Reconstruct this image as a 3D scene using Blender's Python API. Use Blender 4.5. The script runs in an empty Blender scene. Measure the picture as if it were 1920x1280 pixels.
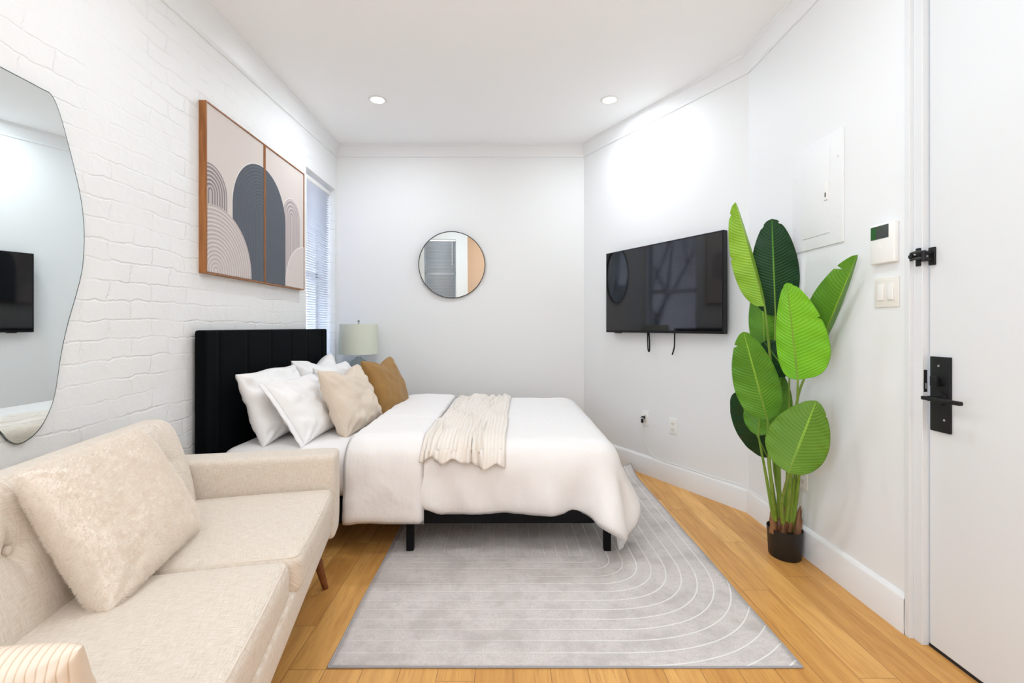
import bpy, bmesh, math, random
import numpy as np
from mathutils import Vector, Matrix, noise
from mathutils.bvhtree import BVHTree

random.seed(7)
scn = bpy.context.scene
C = scn.collection
PI = math.pi
V = Vector

# ------------------------------------------------------------------ camera (16.5 mm, level, slight lens shift)
F, PX, PY, H = 880.0, 950.0, 612.0, 1.13
cam_d = bpy.data.cameras.new('camera'); cam = bpy.data.objects.new('camera', cam_d); C.objects.link(cam)
cam.location = (0, 0, H); cam.rotation_euler = (PI/2, 0, 0)
cam_d.sensor_width = 36; cam_d.lens = F/1920*36
cam_d.shift_x = (960-PX)/1920; cam_d.shift_y = (PY-640)/1920
cam_d.clip_start = 0.02
scn.camera = cam

# ------------------------------------------------------------------ node helpers
class NT:
    def __init__(s, name, rough=0.5, spec=0.5):
        s.m = bpy.data.materials.new(name); s.m.use_nodes = True
        s.t = s.m.node_tree; s.n = s.t.nodes; s.l = s.t.links
        s.b = s.n['Principled BSDF']
        s.b.inputs['Roughness'].default_value = rough
        s.b.inputs['Specular IOR Level'].default_value = spec
    def add(s, typ, ins=None, **kw):
        nd = s.n.new(typ)
        for k, v in kw.items(): setattr(nd, k, v)
        for k, v in (ins or {}).items(): s.set(nd.inputs[k], v)
        return nd
    def set(s, sock, v):
        if isinstance(v, bpy.types.NodeSocket): s.l.new(v, sock)
        else:
            if hasattr(sock, 'default_value') and not isinstance(v, (int, float)) and len(v) == 3 and sock.type == 'RGBA': v = (*v, 1)
            sock.default_value = v
    def math(s, op, a, b=None, c=None, clamp=False):
        nd = s.n.new('ShaderNodeMath'); nd.operation = op; nd.use_clamp = clamp
        s.set(nd.inputs[0], a)
        if b is not None: s.set(nd.inputs[1], b)
        if c is not None: s.set(nd.inputs[2], c)
        return nd.outputs[0]
    def mix(s, f, a, b, blend='MIX'):
        nd = s.n.new('ShaderNodeMix'); nd.data_type = 'RGBA'; nd.blend_type = blend
        s.set(nd.inputs[0], f); s.set(nd.inputs[6], a); s.set(nd.inputs[7], b)
        return nd.outputs[2]
    def ramp(s, f, lo, hi, a=0.0, b=1.0):
        nd = s.n.new('ShaderNodeMapRange'); nd.interpolation_type = 'SMOOTHSTEP'
        s.set(nd.inputs[0], f); nd.inputs[1].default_value = lo; nd.inputs[2].default_value = hi
        nd.inputs[3].default_value = a; nd.inputs[4].default_value = b
        return nd.outputs[0]
    def obj(s): return s.n.new('ShaderNodeTexCoord').outputs['Object']
    def geo(s): return s.n.new('ShaderNodeNewGeometry').outputs['Position']
    def uv(s): return s.n.new('ShaderNodeTexCoord').outputs['UV']
    def xyz(s, v):
        nd = s.add('ShaderNodeSeparateXYZ', {0: v}); return nd.outputs
    def comb(s, x=0.0, y=0.0, z=0.0): return s.add('ShaderNodeCombineXYZ', {0: x, 1: y, 2: z}).outputs[0]
    def noise(s, vec, scale, detail=3.0, rough=0.5):
        return s.add('ShaderNodeTexNoise', {'Vector': vec, 'Scale': scale, 'Detail': detail, 'Roughness': rough}).outputs[0]
    def mapping(s, vec, scale=(1,1,1), rot=(0,0,0), loc=(0,0,0)):
        return s.add('ShaderNodeMapping', {0: vec, 'Scale': scale, 'Rotation': rot, 'Location': loc}).outputs[0]
    def bump(s, h, strength=0.3, dist=0.01, normal=None):
        ins = {'Height': h, 'Strength': strength, 'Distance': dist}
        if normal is not None: ins['Normal'] = normal
        return s.add('ShaderNodeBump', ins).outputs[0]
    def color(s, c): s.set(s.b.inputs['Base Color'], c); return s
    def normal(s, n): s.set(s.b.inputs['Normal'], n); return s

def simple(name, col, rough=0.5, spec=0.5, metal=0.0):
    n = NT(name, rough, spec); n.color(col); n.b.inputs['Metallic'].default_value = metal
    return n.m

# paints
def paint(name, col, rough=0.55, bs=0.06):
    n = NT(name, rough, 0.3); n.color(col)
    p = n.geo()
    n.normal(n.bump(n.noise(p, 90, 2), bs, 0.002)); return n.m
M_wall = paint('wall_paint', (0.785, 0.802, 0.81))
M_ceil = paint('ceiling_paint', (0.93, 0.945, 0.955))
M_trim = paint('trim_paint', (0.80, 0.818, 0.83), 0.35, 0.02)
M_door = paint('door_paint', (0.70, 0.722, 0.735), 0.4, 0.03)
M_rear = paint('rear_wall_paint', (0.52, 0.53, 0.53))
M_warm = paint('hall_paint', (0.78, 0.70, 0.62))

def mk_brick():
    n = NT('painted_brick', 0.55, 0.35)
    p = n.geo(); x = n.xyz(p)
    wob = n.noise(p, 2.2, 2); wob2 = n.noise(p, 14, 3, 0.6)
    dz = n.math('ADD', n.math('MULTIPLY', n.math('SUBTRACT', wob, 0.5), 0.06), n.math('MULTIPLY', n.math('SUBTRACT', wob2, 0.5), 0.034))
    v = n.comb(n.math('ADD', x[1], n.math('MULTIPLY', dz, 1.5)), n.math('ADD', x[2], dz), 0.0)
    br = n.add('ShaderNodeTexBrick', {'Vector': v, 'Scale': 1.0, 'Mortar Size': 0.006, 'Mortar Smooth': 0.9, 'Bias': 0.0,
               'Brick Width': 0.215, 'Row Height': 0.077, 'Color1': (1,1,1), 'Color2': (0.75,0.75,0.75), 'Mortar': (0,0,0)})
    fac = br.outputs['Fac']; col = br.outputs['Color']
    fine = n.noise(p, 55, 5, 0.65); mid = n.noise(p, 9, 4, 0.6)
    pres = n.ramp(n.noise(p, 4.3, 3), 0.38, 0.66, 0.12, 1.0)
    h = n.math('ADD', n.math('MULTIPLY', n.math('MULTIPLY', n.math('SUBTRACT', 1.0, fac), pres), 0.55), n.math('MULTIPLY', fine, 0.22))
    h = n.math('ADD', h, n.math('MULTIPLY', mid, 0.55))
    n.normal(n.bump(h, 0.45, 0.011))
    chips = n.ramp(n.math('MULTIPLY', n.noise(p, 38, 4, 0.7), n.ramp(fac, 0.3, 0.9, 0.86, 1.0)), 0.685, 0.72)
    base = n.mix(n.math('MULTIPLY', n.math('MULTIPLY', fac, pres), 0.10), (0.80, 0.815, 0.82), (0.70, 0.68, 0.66))
    n.color(n.mix(n.math('MULTIPLY', chips, 0.5), base, (0.58, 0.46, 0.38)))
    return n.m
M_brick = mk_brick()

def mk_floor():
    n = NT('oak_planks', 0.36, 0.35)
    p = n.geo(); x = n.xyz(p)
    W = 0.1235
    u = n.math('DIVIDE', n.math('ADD', x[0], 5.043), W)
    col = n.math('FLOOR', u); fx = n.math('FRACT', u)
    r1 = n.add('ShaderNodeTexWhiteNoise', {'W': col}, noise_dimensions='1D').outputs[0]
    r1b = n.add('ShaderNodeTexWhiteNoise', {'W': n.math('ADD', col, 71.3)}, noise_dimensions='1D').outputs[0]
    L = n.math('ADD', 0.62, n.math('MULTIPLY', r1b, 0.5))
    vv = n.math('DIVIDE', n.math('ADD', n.math('ADD', x[1], 10.0), n.math('MULTIPLY', r1, 1.1)), L)
    row = n.math('FLOOR', vv); fy = n.math('FRACT', vv)
    bid = n.comb(col, row, 0.0)
    wn = n.add('ShaderNodeTexWhiteNoise', {'Vector': bid}, noise_dimensions='3D')
    rnd = wn.outputs[0]
    gv = n.add('ShaderNodeVectorMath', {0: n.mapping(p, (26, 2.2, 1)), 1: n.add('ShaderNodeVectorMath', {0: wn.outputs[1], 1: (40, 40, 40)}, operation='MULTIPLY').outputs[0]}, operation='ADD').outputs[0]
    g1 = n.noise(gv, 1.0, 6, 0.62)
    gv2 = n.add('ShaderNodeVectorMath', {0: n.mapping(p, (150, 7, 1)), 1: wn.outputs[1]}, operation='ADD').outputs[0]
    g2 = n.noise(gv2, 1.0, 3, 0.6)
    gv3 = n.add('ShaderNodeVectorMath', {0: n.mapping(p, (7, 1.6, 1)), 1: n.add('ShaderNodeVectorMath', {0: wn.outputs[1], 1: (20, 20, 20)}, operation='MULTIPLY').outputs[0]}, operation='ADD').outputs[0]
    knot = n.ramp(n.noise(gv3, 1.0, 2, 0.5), 0.62, 0.78)
    c = n.mix(rnd, (0.62, 0.315, 0.085), (0.80, 0.46, 0.145))
    c = n.mix(n.ramp(g1, 0.35, 0.75, 0.0, 0.62), c, (0.46, 0.20, 0.048))
    c = n.mix(n.ramp(g2, 0.50, 0.72, 0.0, 0.5), c, (0.42, 0.18, 0.042))
    c = n.mix(n.math('MULTIPLY', knot, 0.35), c, (0.30, 0.13, 0.04))
    sx = n.math('MINIMUM', fx, n.math('SUBTRACT', 1.0, fx))
    sy = n.math('MINIMUM', fy, n.math('SUBTRACT', 1.0, fy))
    sy = n.math('MULTIPLY', sy, n.math('DIVIDE', L, W))
    seam = n.ramp(n.math('MINIMUM', sx, sy), 0.004, 0.016, 1.0, 0.0)
    c = n.mix(n.math('MULTIPLY', seam, 0.6), c, (0.15, 0.06, 0.02))
    n.color(c)
    hh = n.math('SUBTRACT', n.math('MULTIPLY', g2, 0.15), seam)
    n.normal(n.bump(hh, 0.25, 0.0015))
    n.set(n.b.inputs['Roughness'], n.ramp(g1, 0.2, 0.8, 0.32, 0.45))
    return n.m
M_floor = mk_floor()

def mk_linen(name, c1, c2, scale=1.0, bs=0.35, slub=0.5):
    n = NT(name, 0.92, 0.15)
    p = n.uv()
    a = n.noise(n.mapping(p, (1100*scale, 32*scale, 1)), 1.0, 2, 0.6)
    b = n.noise(n.mapping(p, (32*scale, 1100*scale, 1)), 1.0, 2, 0.6)
    w = n.math('ADD', a, b)
    f = n.ramp(w, 0.78, 1.22)
    n.color(n.mix(n.math('MULTIPLY', f, slub), c1, c2))
    n.normal(n.bump(w, bs, 0.0012))
    n.b.inputs['Sheen Weight'].default_value = 0.15
    return n.m
M_linen = mk_linen('oatmeal_linen', (0.62, 0.53, 0.435), (0.78, 0.725, 0.655), 1.0, 0.5, 1.0)
M_beigecush = mk_linen('sand_cotton', (0.66, 0.565, 0.465), (0.73, 0.64, 0.545), 1.0, 0.15, 0.6)
M_brown = mk_linen('caramel_velvet', (0.30, 0.165, 0.052), (0.37, 0.215, 0.075), 0.8, 0.2, 0.6)

def mk_cloth(name, col, rough=0.85, amp=0.12, sc=7.0, warm=None):
    n = NT(name, rough, 0.15)
    p = n.obj()
    a = n.noise(n.mapping(p, (1.0, 0.7, 0.7)), sc, 4, 0.55)
    b = n.noise(p, 300, 1)
    n.color(col)
    n.normal(n.bump(b, 0.05, 0.0008, n.bump(a, amp, 0.03)))
    n.b.inputs['Sheen Weight'].default_value = 0.08
    return n.m
M_duvet = mk_cloth('white_duvet_cotton', (0.83, 0.815, 0.81), amp=0.38, sc=6.0)
M_sheet = mk_cloth('white_sheet_cotton', (0.83, 0.82, 0.82), amp=0.1)
M_pillow = mk_cloth('white_pillowcase_cotton', (0.85, 0.845, 0.845), amp=0.2, sc=9)
M_fur = mk_cloth('cream_plush', (0.86, 0.80, 0.73), 0.95, 0.15, 40)
def mk_throw():
    n = NT('cream_crinkle_knit', 0.9, 0.1)
    p = n.obj(); u = n.uv(); x = n.xyz(u)
    wob = n.noise(n.mapping(p, (10, 3, 3)), 1.0, 3)
    w = n.math('SINE', n.math('ADD', n.math('MULTIPLY', x[0], 330.0), n.math('MULTIPLY', wob, 9.0)))
    n.color(n.mix(n.ramp(w, -1, 1), (0.77, 0.71, 0.64), (0.81, 0.77, 0.72)))
    n.normal(n.bump(n.math('ADD', n.math('MULTIPLY', w, 0.3), n.noise(n.mapping(p, (60, 14, 14)), 1.0, 3)), 0.6, 0.004))
    return n.m
M_throw = mk_throw()
def mk_ribbed():
    n = NT('cream_ribbed_plush', 0.95, 0.1)
    u = n.uv(); x = n.xyz(u)
    w = n.math('ABSOLUTE', n.math('SINE', n.math('MULTIPLY', x[0], PI/0.0105)))
    n.color(n.mix(n.ramp(w, 0.0, 0.45), (0.58, 0.43, 0.30), (0.70, 0.60, 0.50)))
    n.normal(n.bump(n.math('ADD', n.math('POWER', w, 0.5), n.math('MULTIPLY', n.noise(n.obj(), 160, 3), 0.4)), 0.35, 0.003))
    return n.m
M_ribbed = mk_ribbed()

def mk_velvet():
    n = NT('black_velvet', 0.85, 0.2)
    n.color((0.0016, 0.0022, 0.0028)); n.b.inputs['Sheen Weight'].default_value = 0.012; n.b.inputs['Specular IOR Level'].default_value = 0.08
    n.b.inputs['Sheen Tint'].default_value = (0.5, 0.8, 0.9, 1)
    n.normal(n.bump(n.noise(n.obj(), 60, 3), 0.1, 0.003)); return n.m
M_velvet = mk_velvet()
M_blackmetal = simple('black_metal', (0.003, 0.0035, 0.0045), 0.5, 0.15)
M_blackpart = simple('matte_black_hardware', (0.008, 0.008, 0.009), 0.45, 0.3)
M_grayhw = simple('dark_grey_steel', (0.05, 0.055, 0.055), 0.3, 0.5, 0.6)
M_steel = simple('brushed_steel', (0.6, 0.6, 0.6), 0.3, 0.5, 1.0)
def mk_wood(name, c1, c2, axis=2):
    n = NT(name, 0.45, 0.4); p = n.obj()
    sc = [60, 60, 60]; sc[axis] = 4
    g = n.noise(n.mapping(p, tuple(sc)), 1.0, 4, 0.6)
    n.color(n.mix(n.ramp(g, 0.3, 0.7), c1, c2)); return n.m
M_frame = mk_wood('oak_picture_frame', (0.23, 0.085, 0.022), (0.40, 0.165, 0.05))
M_walnut = mk_wood('walnut_leg', (0.14, 0.045, 0.018), (0.24, 0.085, 0.03))
M_night = mk_wood('dark_nightstand_wood', (0.05, 0.03, 0.02), (0.08, 0.05, 0.03), 0)

def mk_rug():
    n = NT('grey_carved_rug', 0.95, 0.1)
    p = n.geo(); x = n.xyz(p)
    cx, cy = 0.37, 2.30
    dx = n.math('SUBTRACT', x[0], cx); dy = n.math('SUBTRACT', cy, x[1])
    px = n.math('MAXIMUM', dx, 0.0); py = n.math('MAXIMUM', dy, 0.0)
    r = n.math('POWER', n.math('ADD', n.math('POWER', px, 2.6), n.math('POWER', py, 2.6)), 1/2.6)
    # inside (left of and beyond the arch centre): straight ribs continue
    inner = n.math('MULTIPLY', n.math('LESS_THAN', dx, 0.0), n.math('LESS_THAN', dy, 0.0))
    f = n.math('ADD', n.math('MULTIPLY', inner, dx), n.math('MULTIPLY', n.math('SUBTRACT', 1.0, inner), r))
    k = n.math('FRACT', n.math('ADD', n.math('DIVIDE', f, 0.062), 0.5))
    d = n.math('ABSOLUTE', n.math('SUBTRACT', k, 0.5))
    line = n.ramp(d, 0.02, 0.075, 1.0, 0.0)
    # border band at the far end has lines across only
    blot = n.noise(p, 5.5, 5, 0.65); fine = n.noise(p, 240, 2, 0.7); mid = n.noise(n.mapping(p, (30, 46, 30)), 1.0, 4, 0.7)
    c = n.mix(n.ramp(blot, 0.42, 0.68), (0.69, 0.65, 0.635), (0.53, 0.495, 0.48))
    c = n.mix(n.ramp(mid, 0.45, 0.75, 0, 0.35), c, (0.38, 0.35, 0.335))
    c = n.mix(n.ramp(fine, 0.3, 0.7, 0, 0.5), c, (0.40, 0.37, 0.355))
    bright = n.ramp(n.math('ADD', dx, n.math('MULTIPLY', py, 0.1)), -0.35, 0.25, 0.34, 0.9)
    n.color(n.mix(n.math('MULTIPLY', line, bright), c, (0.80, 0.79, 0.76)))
    hgt = n.math('ADD', n.math('MULTIPLY', fine, 0.4), n.math('MULTIPLY', line, -1.0))
    n.normal(n.bump(hgt, 0.5, 0.004))
    return n.m
M_rug = mk_rug()
M_rugedge = simple('grey_rug_binding', (0.36, 0.36, 0.38), 0.9, 0.1)

def mk_leaf(name, c1, c2, rib, rough=0.38):
    n = NT(name, rough, 0.3)
    u = n.uv(); x = n.xyz(u)      # x: -1..1 across, y: length in metres
    ax = n.math('ABSOLUTE', x[0])
    ph = n.math('SUBTRACT', n.math('MULTIPLY', x[1], 1.0), n.math('MULTIPLY', n.math('POWER', ax, 1.3), 0.055))
    w = n.math('SINE', n.math('MULTIPLY', ph, 430.0))
    broad = n.noise(n.obj(), 5, 2)
    c = n.mix(n.ramp(broad, 0.3, 0.7), c1, c2)
    c = n.mix(n.math('MULTIPLY', n.ramp(w, 0.2, 1.0), 0.12), c, (0.0, 0.02, 0.0))
    c = n.mix(n.ramp(ax, 0.02, 0.05, 0.9, 0.0), c, rib)
    n.color(c)
    rr = n.ramp(ax, 0.0, 0.08, 1.2, 0.0)
    n.normal(n.bump(n.math('ADD', n.math('MULTIPLY', w, 0.5), rr), 0.45, 0.0022))
    return n.m
M_lf_light = mk_leaf('lime_leaf', (0.20, 0.41, 0.022), (0.26, 0.48, 0.035), (0.36, 0.58, 0.07))
M_lf_bright = mk_leaf('bright_green_leaf', (0.13, 0.40, 0.008), (0.18, 0.47, 0.015), (0.16, 0.30, 0.02))
M_lf_mid = mk_leaf('green_leaf', (0.072, 0.215, 0.012), (0.105, 0.28, 0.018), (0.27, 0.50, 0.05))
M_lf_olive = mk_leaf('olive_green_leaf', (0.095, 0.215, 0.013), (0.12, 0.25, 0.018), (0.24, 0.45, 0.04), 0.5)
M_lf_dark = mk_leaf('dark_green_leaf', (0.003, 0.035, 0.007), (0.006, 0.050, 0.010), (0.08, 0.28, 0.025), 0.42)
M_stem = mk_wood('green_stem', (0.13, 0.24, 0.02), (0.22, 0.33, 0.045))
M_husk = mk_wood('brown_husk', (0.10, 0.04, 0.018), (0.25, 0.12, 0.05))
M_pot = simple('black_plastic_pot', (0.008, 0.008, 0.009), 0.5)
M_soil = simple('dark_soil', (0.012, 0.009, 0.007), 0.95)

M_mirror = simple('silver_mirror', (0.88, 0.93, 0.93), 0.0, 0.5, 1.0)
M_mirroredge = simple('bevelled_glass_edge', (0.12, 0.15, 0.15), 0.2, 0.5, 0.5)
M_blackframe = simple('thin_black_frame', (0.006, 0.006, 0.007), 0.4)
M_plastic = simple('white_plastic', (0.82, 0.82, 0.80), 0.35)
M_ivory = simple('ivory_plastic', (0.78, 0.76, 0.71), 0.35)
M_socket = simple('dark_slot', (0.05, 0.05, 0.05), 0.6)
M_tvscreen = simple('glossy_black_screen', (0.004, 0.004, 0.005), 0.05, 0.62)
M_tvbody = simple('black_television_plastic', (0.003, 0.003, 0.004), 0.3, 0.3)
M_green = simple('green_display', (0.02, 0.10, 0.025), 0.2)
M_lcd = simple('grey_display', (0.05, 0.06, 0.06), 0.08)
M_blind = NT('white_blind_slat', 0.4, 0.4)
M_blind.color((0.80, 0.82, 0.86)); M_blind = M_blind.m
def mk_glass():
    n = NT('window_glass'); n.n.remove(n.b)
    tr = n.add('ShaderNodeBsdfTransparent', {'Color': (0.97, 0.98, 0.98)}); gl = n.add('ShaderNodeBsdfGlossy', {'Roughness': 0.01})
    mx = n.add('ShaderNodeMixShader', {0: 0.07, 1: tr.outputs[0], 2: gl.outputs[0]})
    n.l.new(mx.outputs[0], n.n['Material Output'].inputs[0]); return n.m
M_glass = mk_glass()
def mk_shade():
    n = NT('sage_lamp_shade', 0.85, 0.2)
    p = n.obj(); n.color((0.64, 0.68, 0.585))
    n.normal(n.bump(n.noise(n.mapping(p, (60, 60, 400)), 1.0, 2), 0.2, 0.001)); return n.m
M_shade = mk_shade()
M_lampglass = NT('pale_blue_glass', 0.12, 0.5); M_lampglass.color((0.42, 0.50, 0.54)); M_lampglass.b.inputs['Transmission Weight'].default_value = 0.35; M_lampglass = M_lampglass.m
def emis(name, col, s):
    n = NT(name); n.color((0.9, 0.9, 0.9)); n.b.inputs['Emission Color'].default_value = (*col, 1); n.b.inputs['Emission Strength'].default_value = s
    return n.m
M_lens = emis('lit_downlight_lens', (1.0, 0.97, 0.92), 12.0)
def mk_obrick():
    n = NT('street_brick', 0.9, 0.2); p = n.geo(); x = n.xyz(p)
    br = n.add('ShaderNodeTexBrick', {'Vector': n.comb(x[1], x[2], 0.0), 'Scale': 1.0, 'Mortar Size': 0.01, 'Brick Width': 0.22, 'Row Height': 0.075,
               'Color1': (0.72, 0.58, 0.55), 'Color2': (0.62, 0.50, 0.48), 'Mortar': (0.7, 0.68, 0.66)})
    n.color(br.outputs['Color']); return n.m
M_obrick = mk_obrick()
M_bark = simple('grey_bark', (0.07, 0.065, 0.07), 0.9)
M_ground = simple('street_ground', (0.3, 0.3, 0.3), 0.9)
M_gapshade = simple('door_gap_shade', (0.012, 0.012, 0.012), 0.8)  # near-black colour standing in for shade under the door

# canvas relief materials: concentric ridges around (y0,z0)
def mk_ridge(name, c1, c2, y0, z0, pitch, dist=0.004, fade=None):
    n = NT(name, 0.85, 0.15); p = n.geo(); x = n.xyz(p)
    dy = n.math('SUBTRACT', x[1], y0); dz = n.math('MAXIMUM', n.math('SUBTRACT', x[2], z0), 0.0)
    r = n.math('SQRT', n.math('ADD', n.math('MULTIPLY', dy, dy), n.math('MULTIPLY', dz, dz)))
    w = n.math('SINE', n.math('MULTIPLY', r, 2*PI/pitch))
    n.color(n.mix(n.ramp(w, -0.2, 0.9), c1, c2))
    n.normal(n.bump(n.math('ADD', w, n.math('MULTIPLY', n.noise(p, 150, 2), 0.5)), 0.6, dist)); return n.m
def mk_canvas():
    n = NT('blush_canvas', 0.9, 0.1); p = n.geo(); n.color((0.665, 0.605, 0.575))
    n.normal(n.bump(n.noise(p, 220, 3, 0.7), 0.35, 0.002)); return n.m
M_canvas = mk_canvas()
M_ar_grey = mk_ridge('slate_relief', (0.105, 0.118, 0.14), (0.125, 0.14, 0.165), 2.90, 1.81, 0.019, 0.0015)
M_ar_l1 = mk_ridge('mauve_relief_one', (0.30, 0.265, 0.275), (0.60, 0.545, 0.53), 2.40, 1.82, 0.021)
M_ar_l2 = mk_ridge('blush_relief_two', (0.50, 0.45, 0.44), (0.65, 0.585, 0.565), 2.44, 1.42, 0.021, 0.002)
M_ar_r1 = mk_ridge('mauve_relief_three', (0.44, 0.39, 0.39), (0.58, 0.52, 0.51), 3.31, 1.90, 0.026)
M_ar_r2 = simple('blush_relief_four', (0.64, 0.575, 0.555), 0.9, 0.1)
M_ar_rim = simple('white_plaster_rim', (0.78, 0.75, 0.74), 0.9, 0.1)

# ------------------------------------------------------------------ mesh helpers
ORIG = {}
def worg(o): return ORIG.get(o.name, V((0, 0, 0)))
def tag(o, label=None, cat=None, group=None, kind=None):
    if label: o['label'] = label
    if cat: o['category'] = cat
    if group: o['group'] = group
    if kind: o['kind'] = kind
    return o
def thing(name, loc, label, cat, group=None):
    o = bpy.data.objects.new(name, None); C.objects.link(o); o.location = loc; o.empty_display_size = 0.05
    ORIG[o.name] = V(loc); return tag(o, label, cat, group)
def make(name, verts, faces, mat, parent=None, smooth=True, loc=None, uvs=None, mats=None, fmat=None, angle=40):
    """verts are WORLD coordinates; the object gets its origin at loc (or parent's origin)."""
    if loc is None: loc = worg(parent) if parent else V((0, 0, 0))
    loc = V(loc)
    me = bpy.data.meshes.new(name)
    me.from_pydata([tuple(V(v)-loc) for v in verts], [], [tuple(f) for f in faces])
    o = bpy.data.objects.new(name, me); C.objects.link(o)
    for m in (mats or [mat]): me.materials.append(m)
    if uvs is not None:
        uvl = me.uv_layers.new(name='UVMap')
        for lp in me.loops: uvl.data[lp.index].uv = uvs[lp.vertex_index]
    if fmat is not None:
        for p, k in zip(me.polygons, fmat): p.material_index = k
    me.validate(); me.update()
    if smooth:
        me.polygons.foreach_set('use_smooth', [True]*len(me.polygons))
        if angle < 180:
            try: me.set_sharp_from_angle(angle=math.radians(angle))
            except Exception: pass
    if parent is not None:
        o.parent = parent; o.location = loc - worg(parent)
    else: o.location = loc
    ORIG[o.name] = loc
    return o
class MB:
    def __init__(s): s.v = []; s.f = []
    def add(s, vs, fs):
        k = len(s.v); s.v += [V(v) for v in vs]; s.f += [tuple(i+k for i in f) for f in fs]; return s
    def box(s, a, b, bev=0.0, fr=None):
        a = V(a); b = V(b); c = (a+b)/2; h = (b-a)/2; h = V((abs(h.x), abs(h.y), abs(h.z)))
        vs, fs = rbox(h, min(bev, min(h)*0.95), seg=2) if bev > 0 else cube(h)
        vs = [v+c for v in vs]
        if fr: vs = [fr(v) for v in vs]
        return s.add(vs, fs)
    def tube(s, pts, rad, seg=10, cap=True):
        return s.add(*tube(pts, rad, seg, cap))
    def build(s, name, mat, parent=None, **kw): return make(name, s.v, s.f, mat, parent, **kw)
def cube(h):
    vs = [V((x*h[0], y*h[1], z*h[2])) for x in (-1, 1) for y in (-1, 1) for z in (-1, 1)]
    return vs, [(0,1,3,2),(4,6,7,5),(0,4,5,1),(2,3,7,6),(0,2,6,4),(1,5,7,3)]
def rbox(h, r, seg=3, n=(0, 0, 0)):
    """rounded box surface with optional extra subdivisions n per axis"""
    ax = []
    for k in range(3):
        hi = h[k]; inner = max(hi-r, 0)
        rr = [math.sin(PI/2*0.5*0+ (i/seg))*0 + i/seg for i in range(seg+1)]
        c = [-hi + r*(1-math.cos(i/seg*PI/2))*1.0 for i in range(seg+1)]
        m = n[k]
        mid = [-inner + 2*inner*i/(m+1) for i in range(1, m+1)]
        full = c + mid + [-q for q in reversed(c)]
        out = []
        for q in full:
            if not out or abs(q-out[-1]) > 1e-7: out.append(q)
        ax.append(out)
    idx = {}; vs = []; fs = []
    def vid(p):
        key = (round(p[0], 6), round(p[1], 6), round(p[2], 6))
        if key not in idx:
            q = [min(max(p[k], -(h[k]-r)), h[k]-r) for k in range(3)]
            d = V([p[k]-q[k] for k in range(3)])
            w = V(q) + (d.normalized()*r if d.length > 1e-9 else V((0, 0, 0)))
            idx[key] = len(vs); vs.append(w)
        return idx[key]
    for k in range(3):
        a, b = (k+1) % 3, (k+2) % 3
        for sgn in (-1, 1):
            for i in range(len(ax[a])-1):
                for j in range(len(ax[b])-1):
                    quad = []
                    for (ii, jj) in ((i, j), (i+1, j), (i+1, j+1), (i, j+1)):
                        p = [0, 0, 0]; p[k] = sgn*h[k]; p[a] = ax[a][ii]; p[b] = ax[b][jj]; quad.append(vid(p))
                    if sgn < 0: quad.reverse()
                    if len(set(quad)) >= 3: fs.append(tuple(dict.fromkeys(quad)))
    return vs, fs
def tube(pts, rad, seg=10, cap=True):
    pts = [V(p) for p in pts]; n = len(pts)
    if not hasattr(rad, '__len__'): rad = [rad]*n
    vs = []; fs = []; prev = None
    for i, p in enumerate(pts):
        t = (pts[min(i+1, n-1)]-pts[max(i-1, 0)]).normalized()
        if prev is None:
            up = V((0, 0, 1)) if abs(t.z) < 0.9 else V((0, 1, 0)); a = t.cross(up).normalized()
        else: a = (prev - t*prev.dot(t)).normalized()
        prev = a; b = t.cross(a)
        for k in range(seg):
            g = 2*PI*k/seg; vs.append(p + (a*math.cos(g)+b*math.sin(g))*rad[i])
    for i in range(n-1):
        for k in range(seg):
            k2 = (k+1) % seg; fs.append((i*seg+k, i*seg+k2, (i+1)*seg+k2, (i+1)*seg+k))
    if cap: fs.append(tuple(reversed(range(seg)))); fs.append(tuple((n-1)*seg+k for k in range(seg)))
    return vs, fs
def lathe(c, prof, seg=48, sx=1.0, sy=1.0):
    vs = []; fs = []
    for (r, z) in prof:
        for k in range(seg):
            g = 2*PI*k/seg; vs.append(V((c[0]+r*sx*math.cos(g), c[1]+r*sy*math.sin(g), c[2]+z)))
    for i in range(len(prof)-1):
        for k in range(seg):
            k2 = (k+1) % seg; fs.append((i*seg+k, i*seg+k2, (i+1)*seg+k2, (i+1)*seg+k))
    return vs, fs
def grid_faces(nu, nv, off=0):
    return [(off+j*nu+i, off+j*nu+i+1, off+(j+1)*nu+i+1, off+(j+1)*nu+i) for j in range(nv-1) for i in range(nu-1)]
def smoothpath(pts, k=6):
    pts = [V(p) for p in pts]; out = []
    for i in range(len(pts)-1):
        p0 = pts[max(i-1, 0)]; p1 = pts[i]; p2 = pts[i+1]; p3 = pts[min(i+2, len(pts)-1)]
        for j in range(k):
            t = j/k
            out.append(0.5*((2*p1)+(p2-p0)*t+(2*p0-5*p1+4*p2-p3)*t*t+(3*p1-p0-3*p2+p3)*t**3))
    out.append(pts[-1]); return out
def struct(o, **kw): o['kind'] = 'structure'; return o
def sub(o, lv=1):
    m = o.modifiers.new('s', 'SUBSURF'); m.levels = lv; m.render_levels = lv; return o

# ------------------------------------------------------------------ room shell
LX, RX, BY, RY, CZ = -1.55, 1.472, 4.265, -3.0, 2.777
P1 = (-1.55, BY); P2 = (0.703, BY); P3 = (1.472, 2.853); P4 = (1.472, 1.72)
struct(MB().box((-2.2, -4.9, -0.1), (2.2, 4.6, 0.0)).build('floor', M_floor, smooth=False))
struct(MB().box((-2.2, -4.9, CZ), (2.2, 4.6, CZ+0.1)).build('ceiling', M_ceil, smooth=False))
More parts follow.
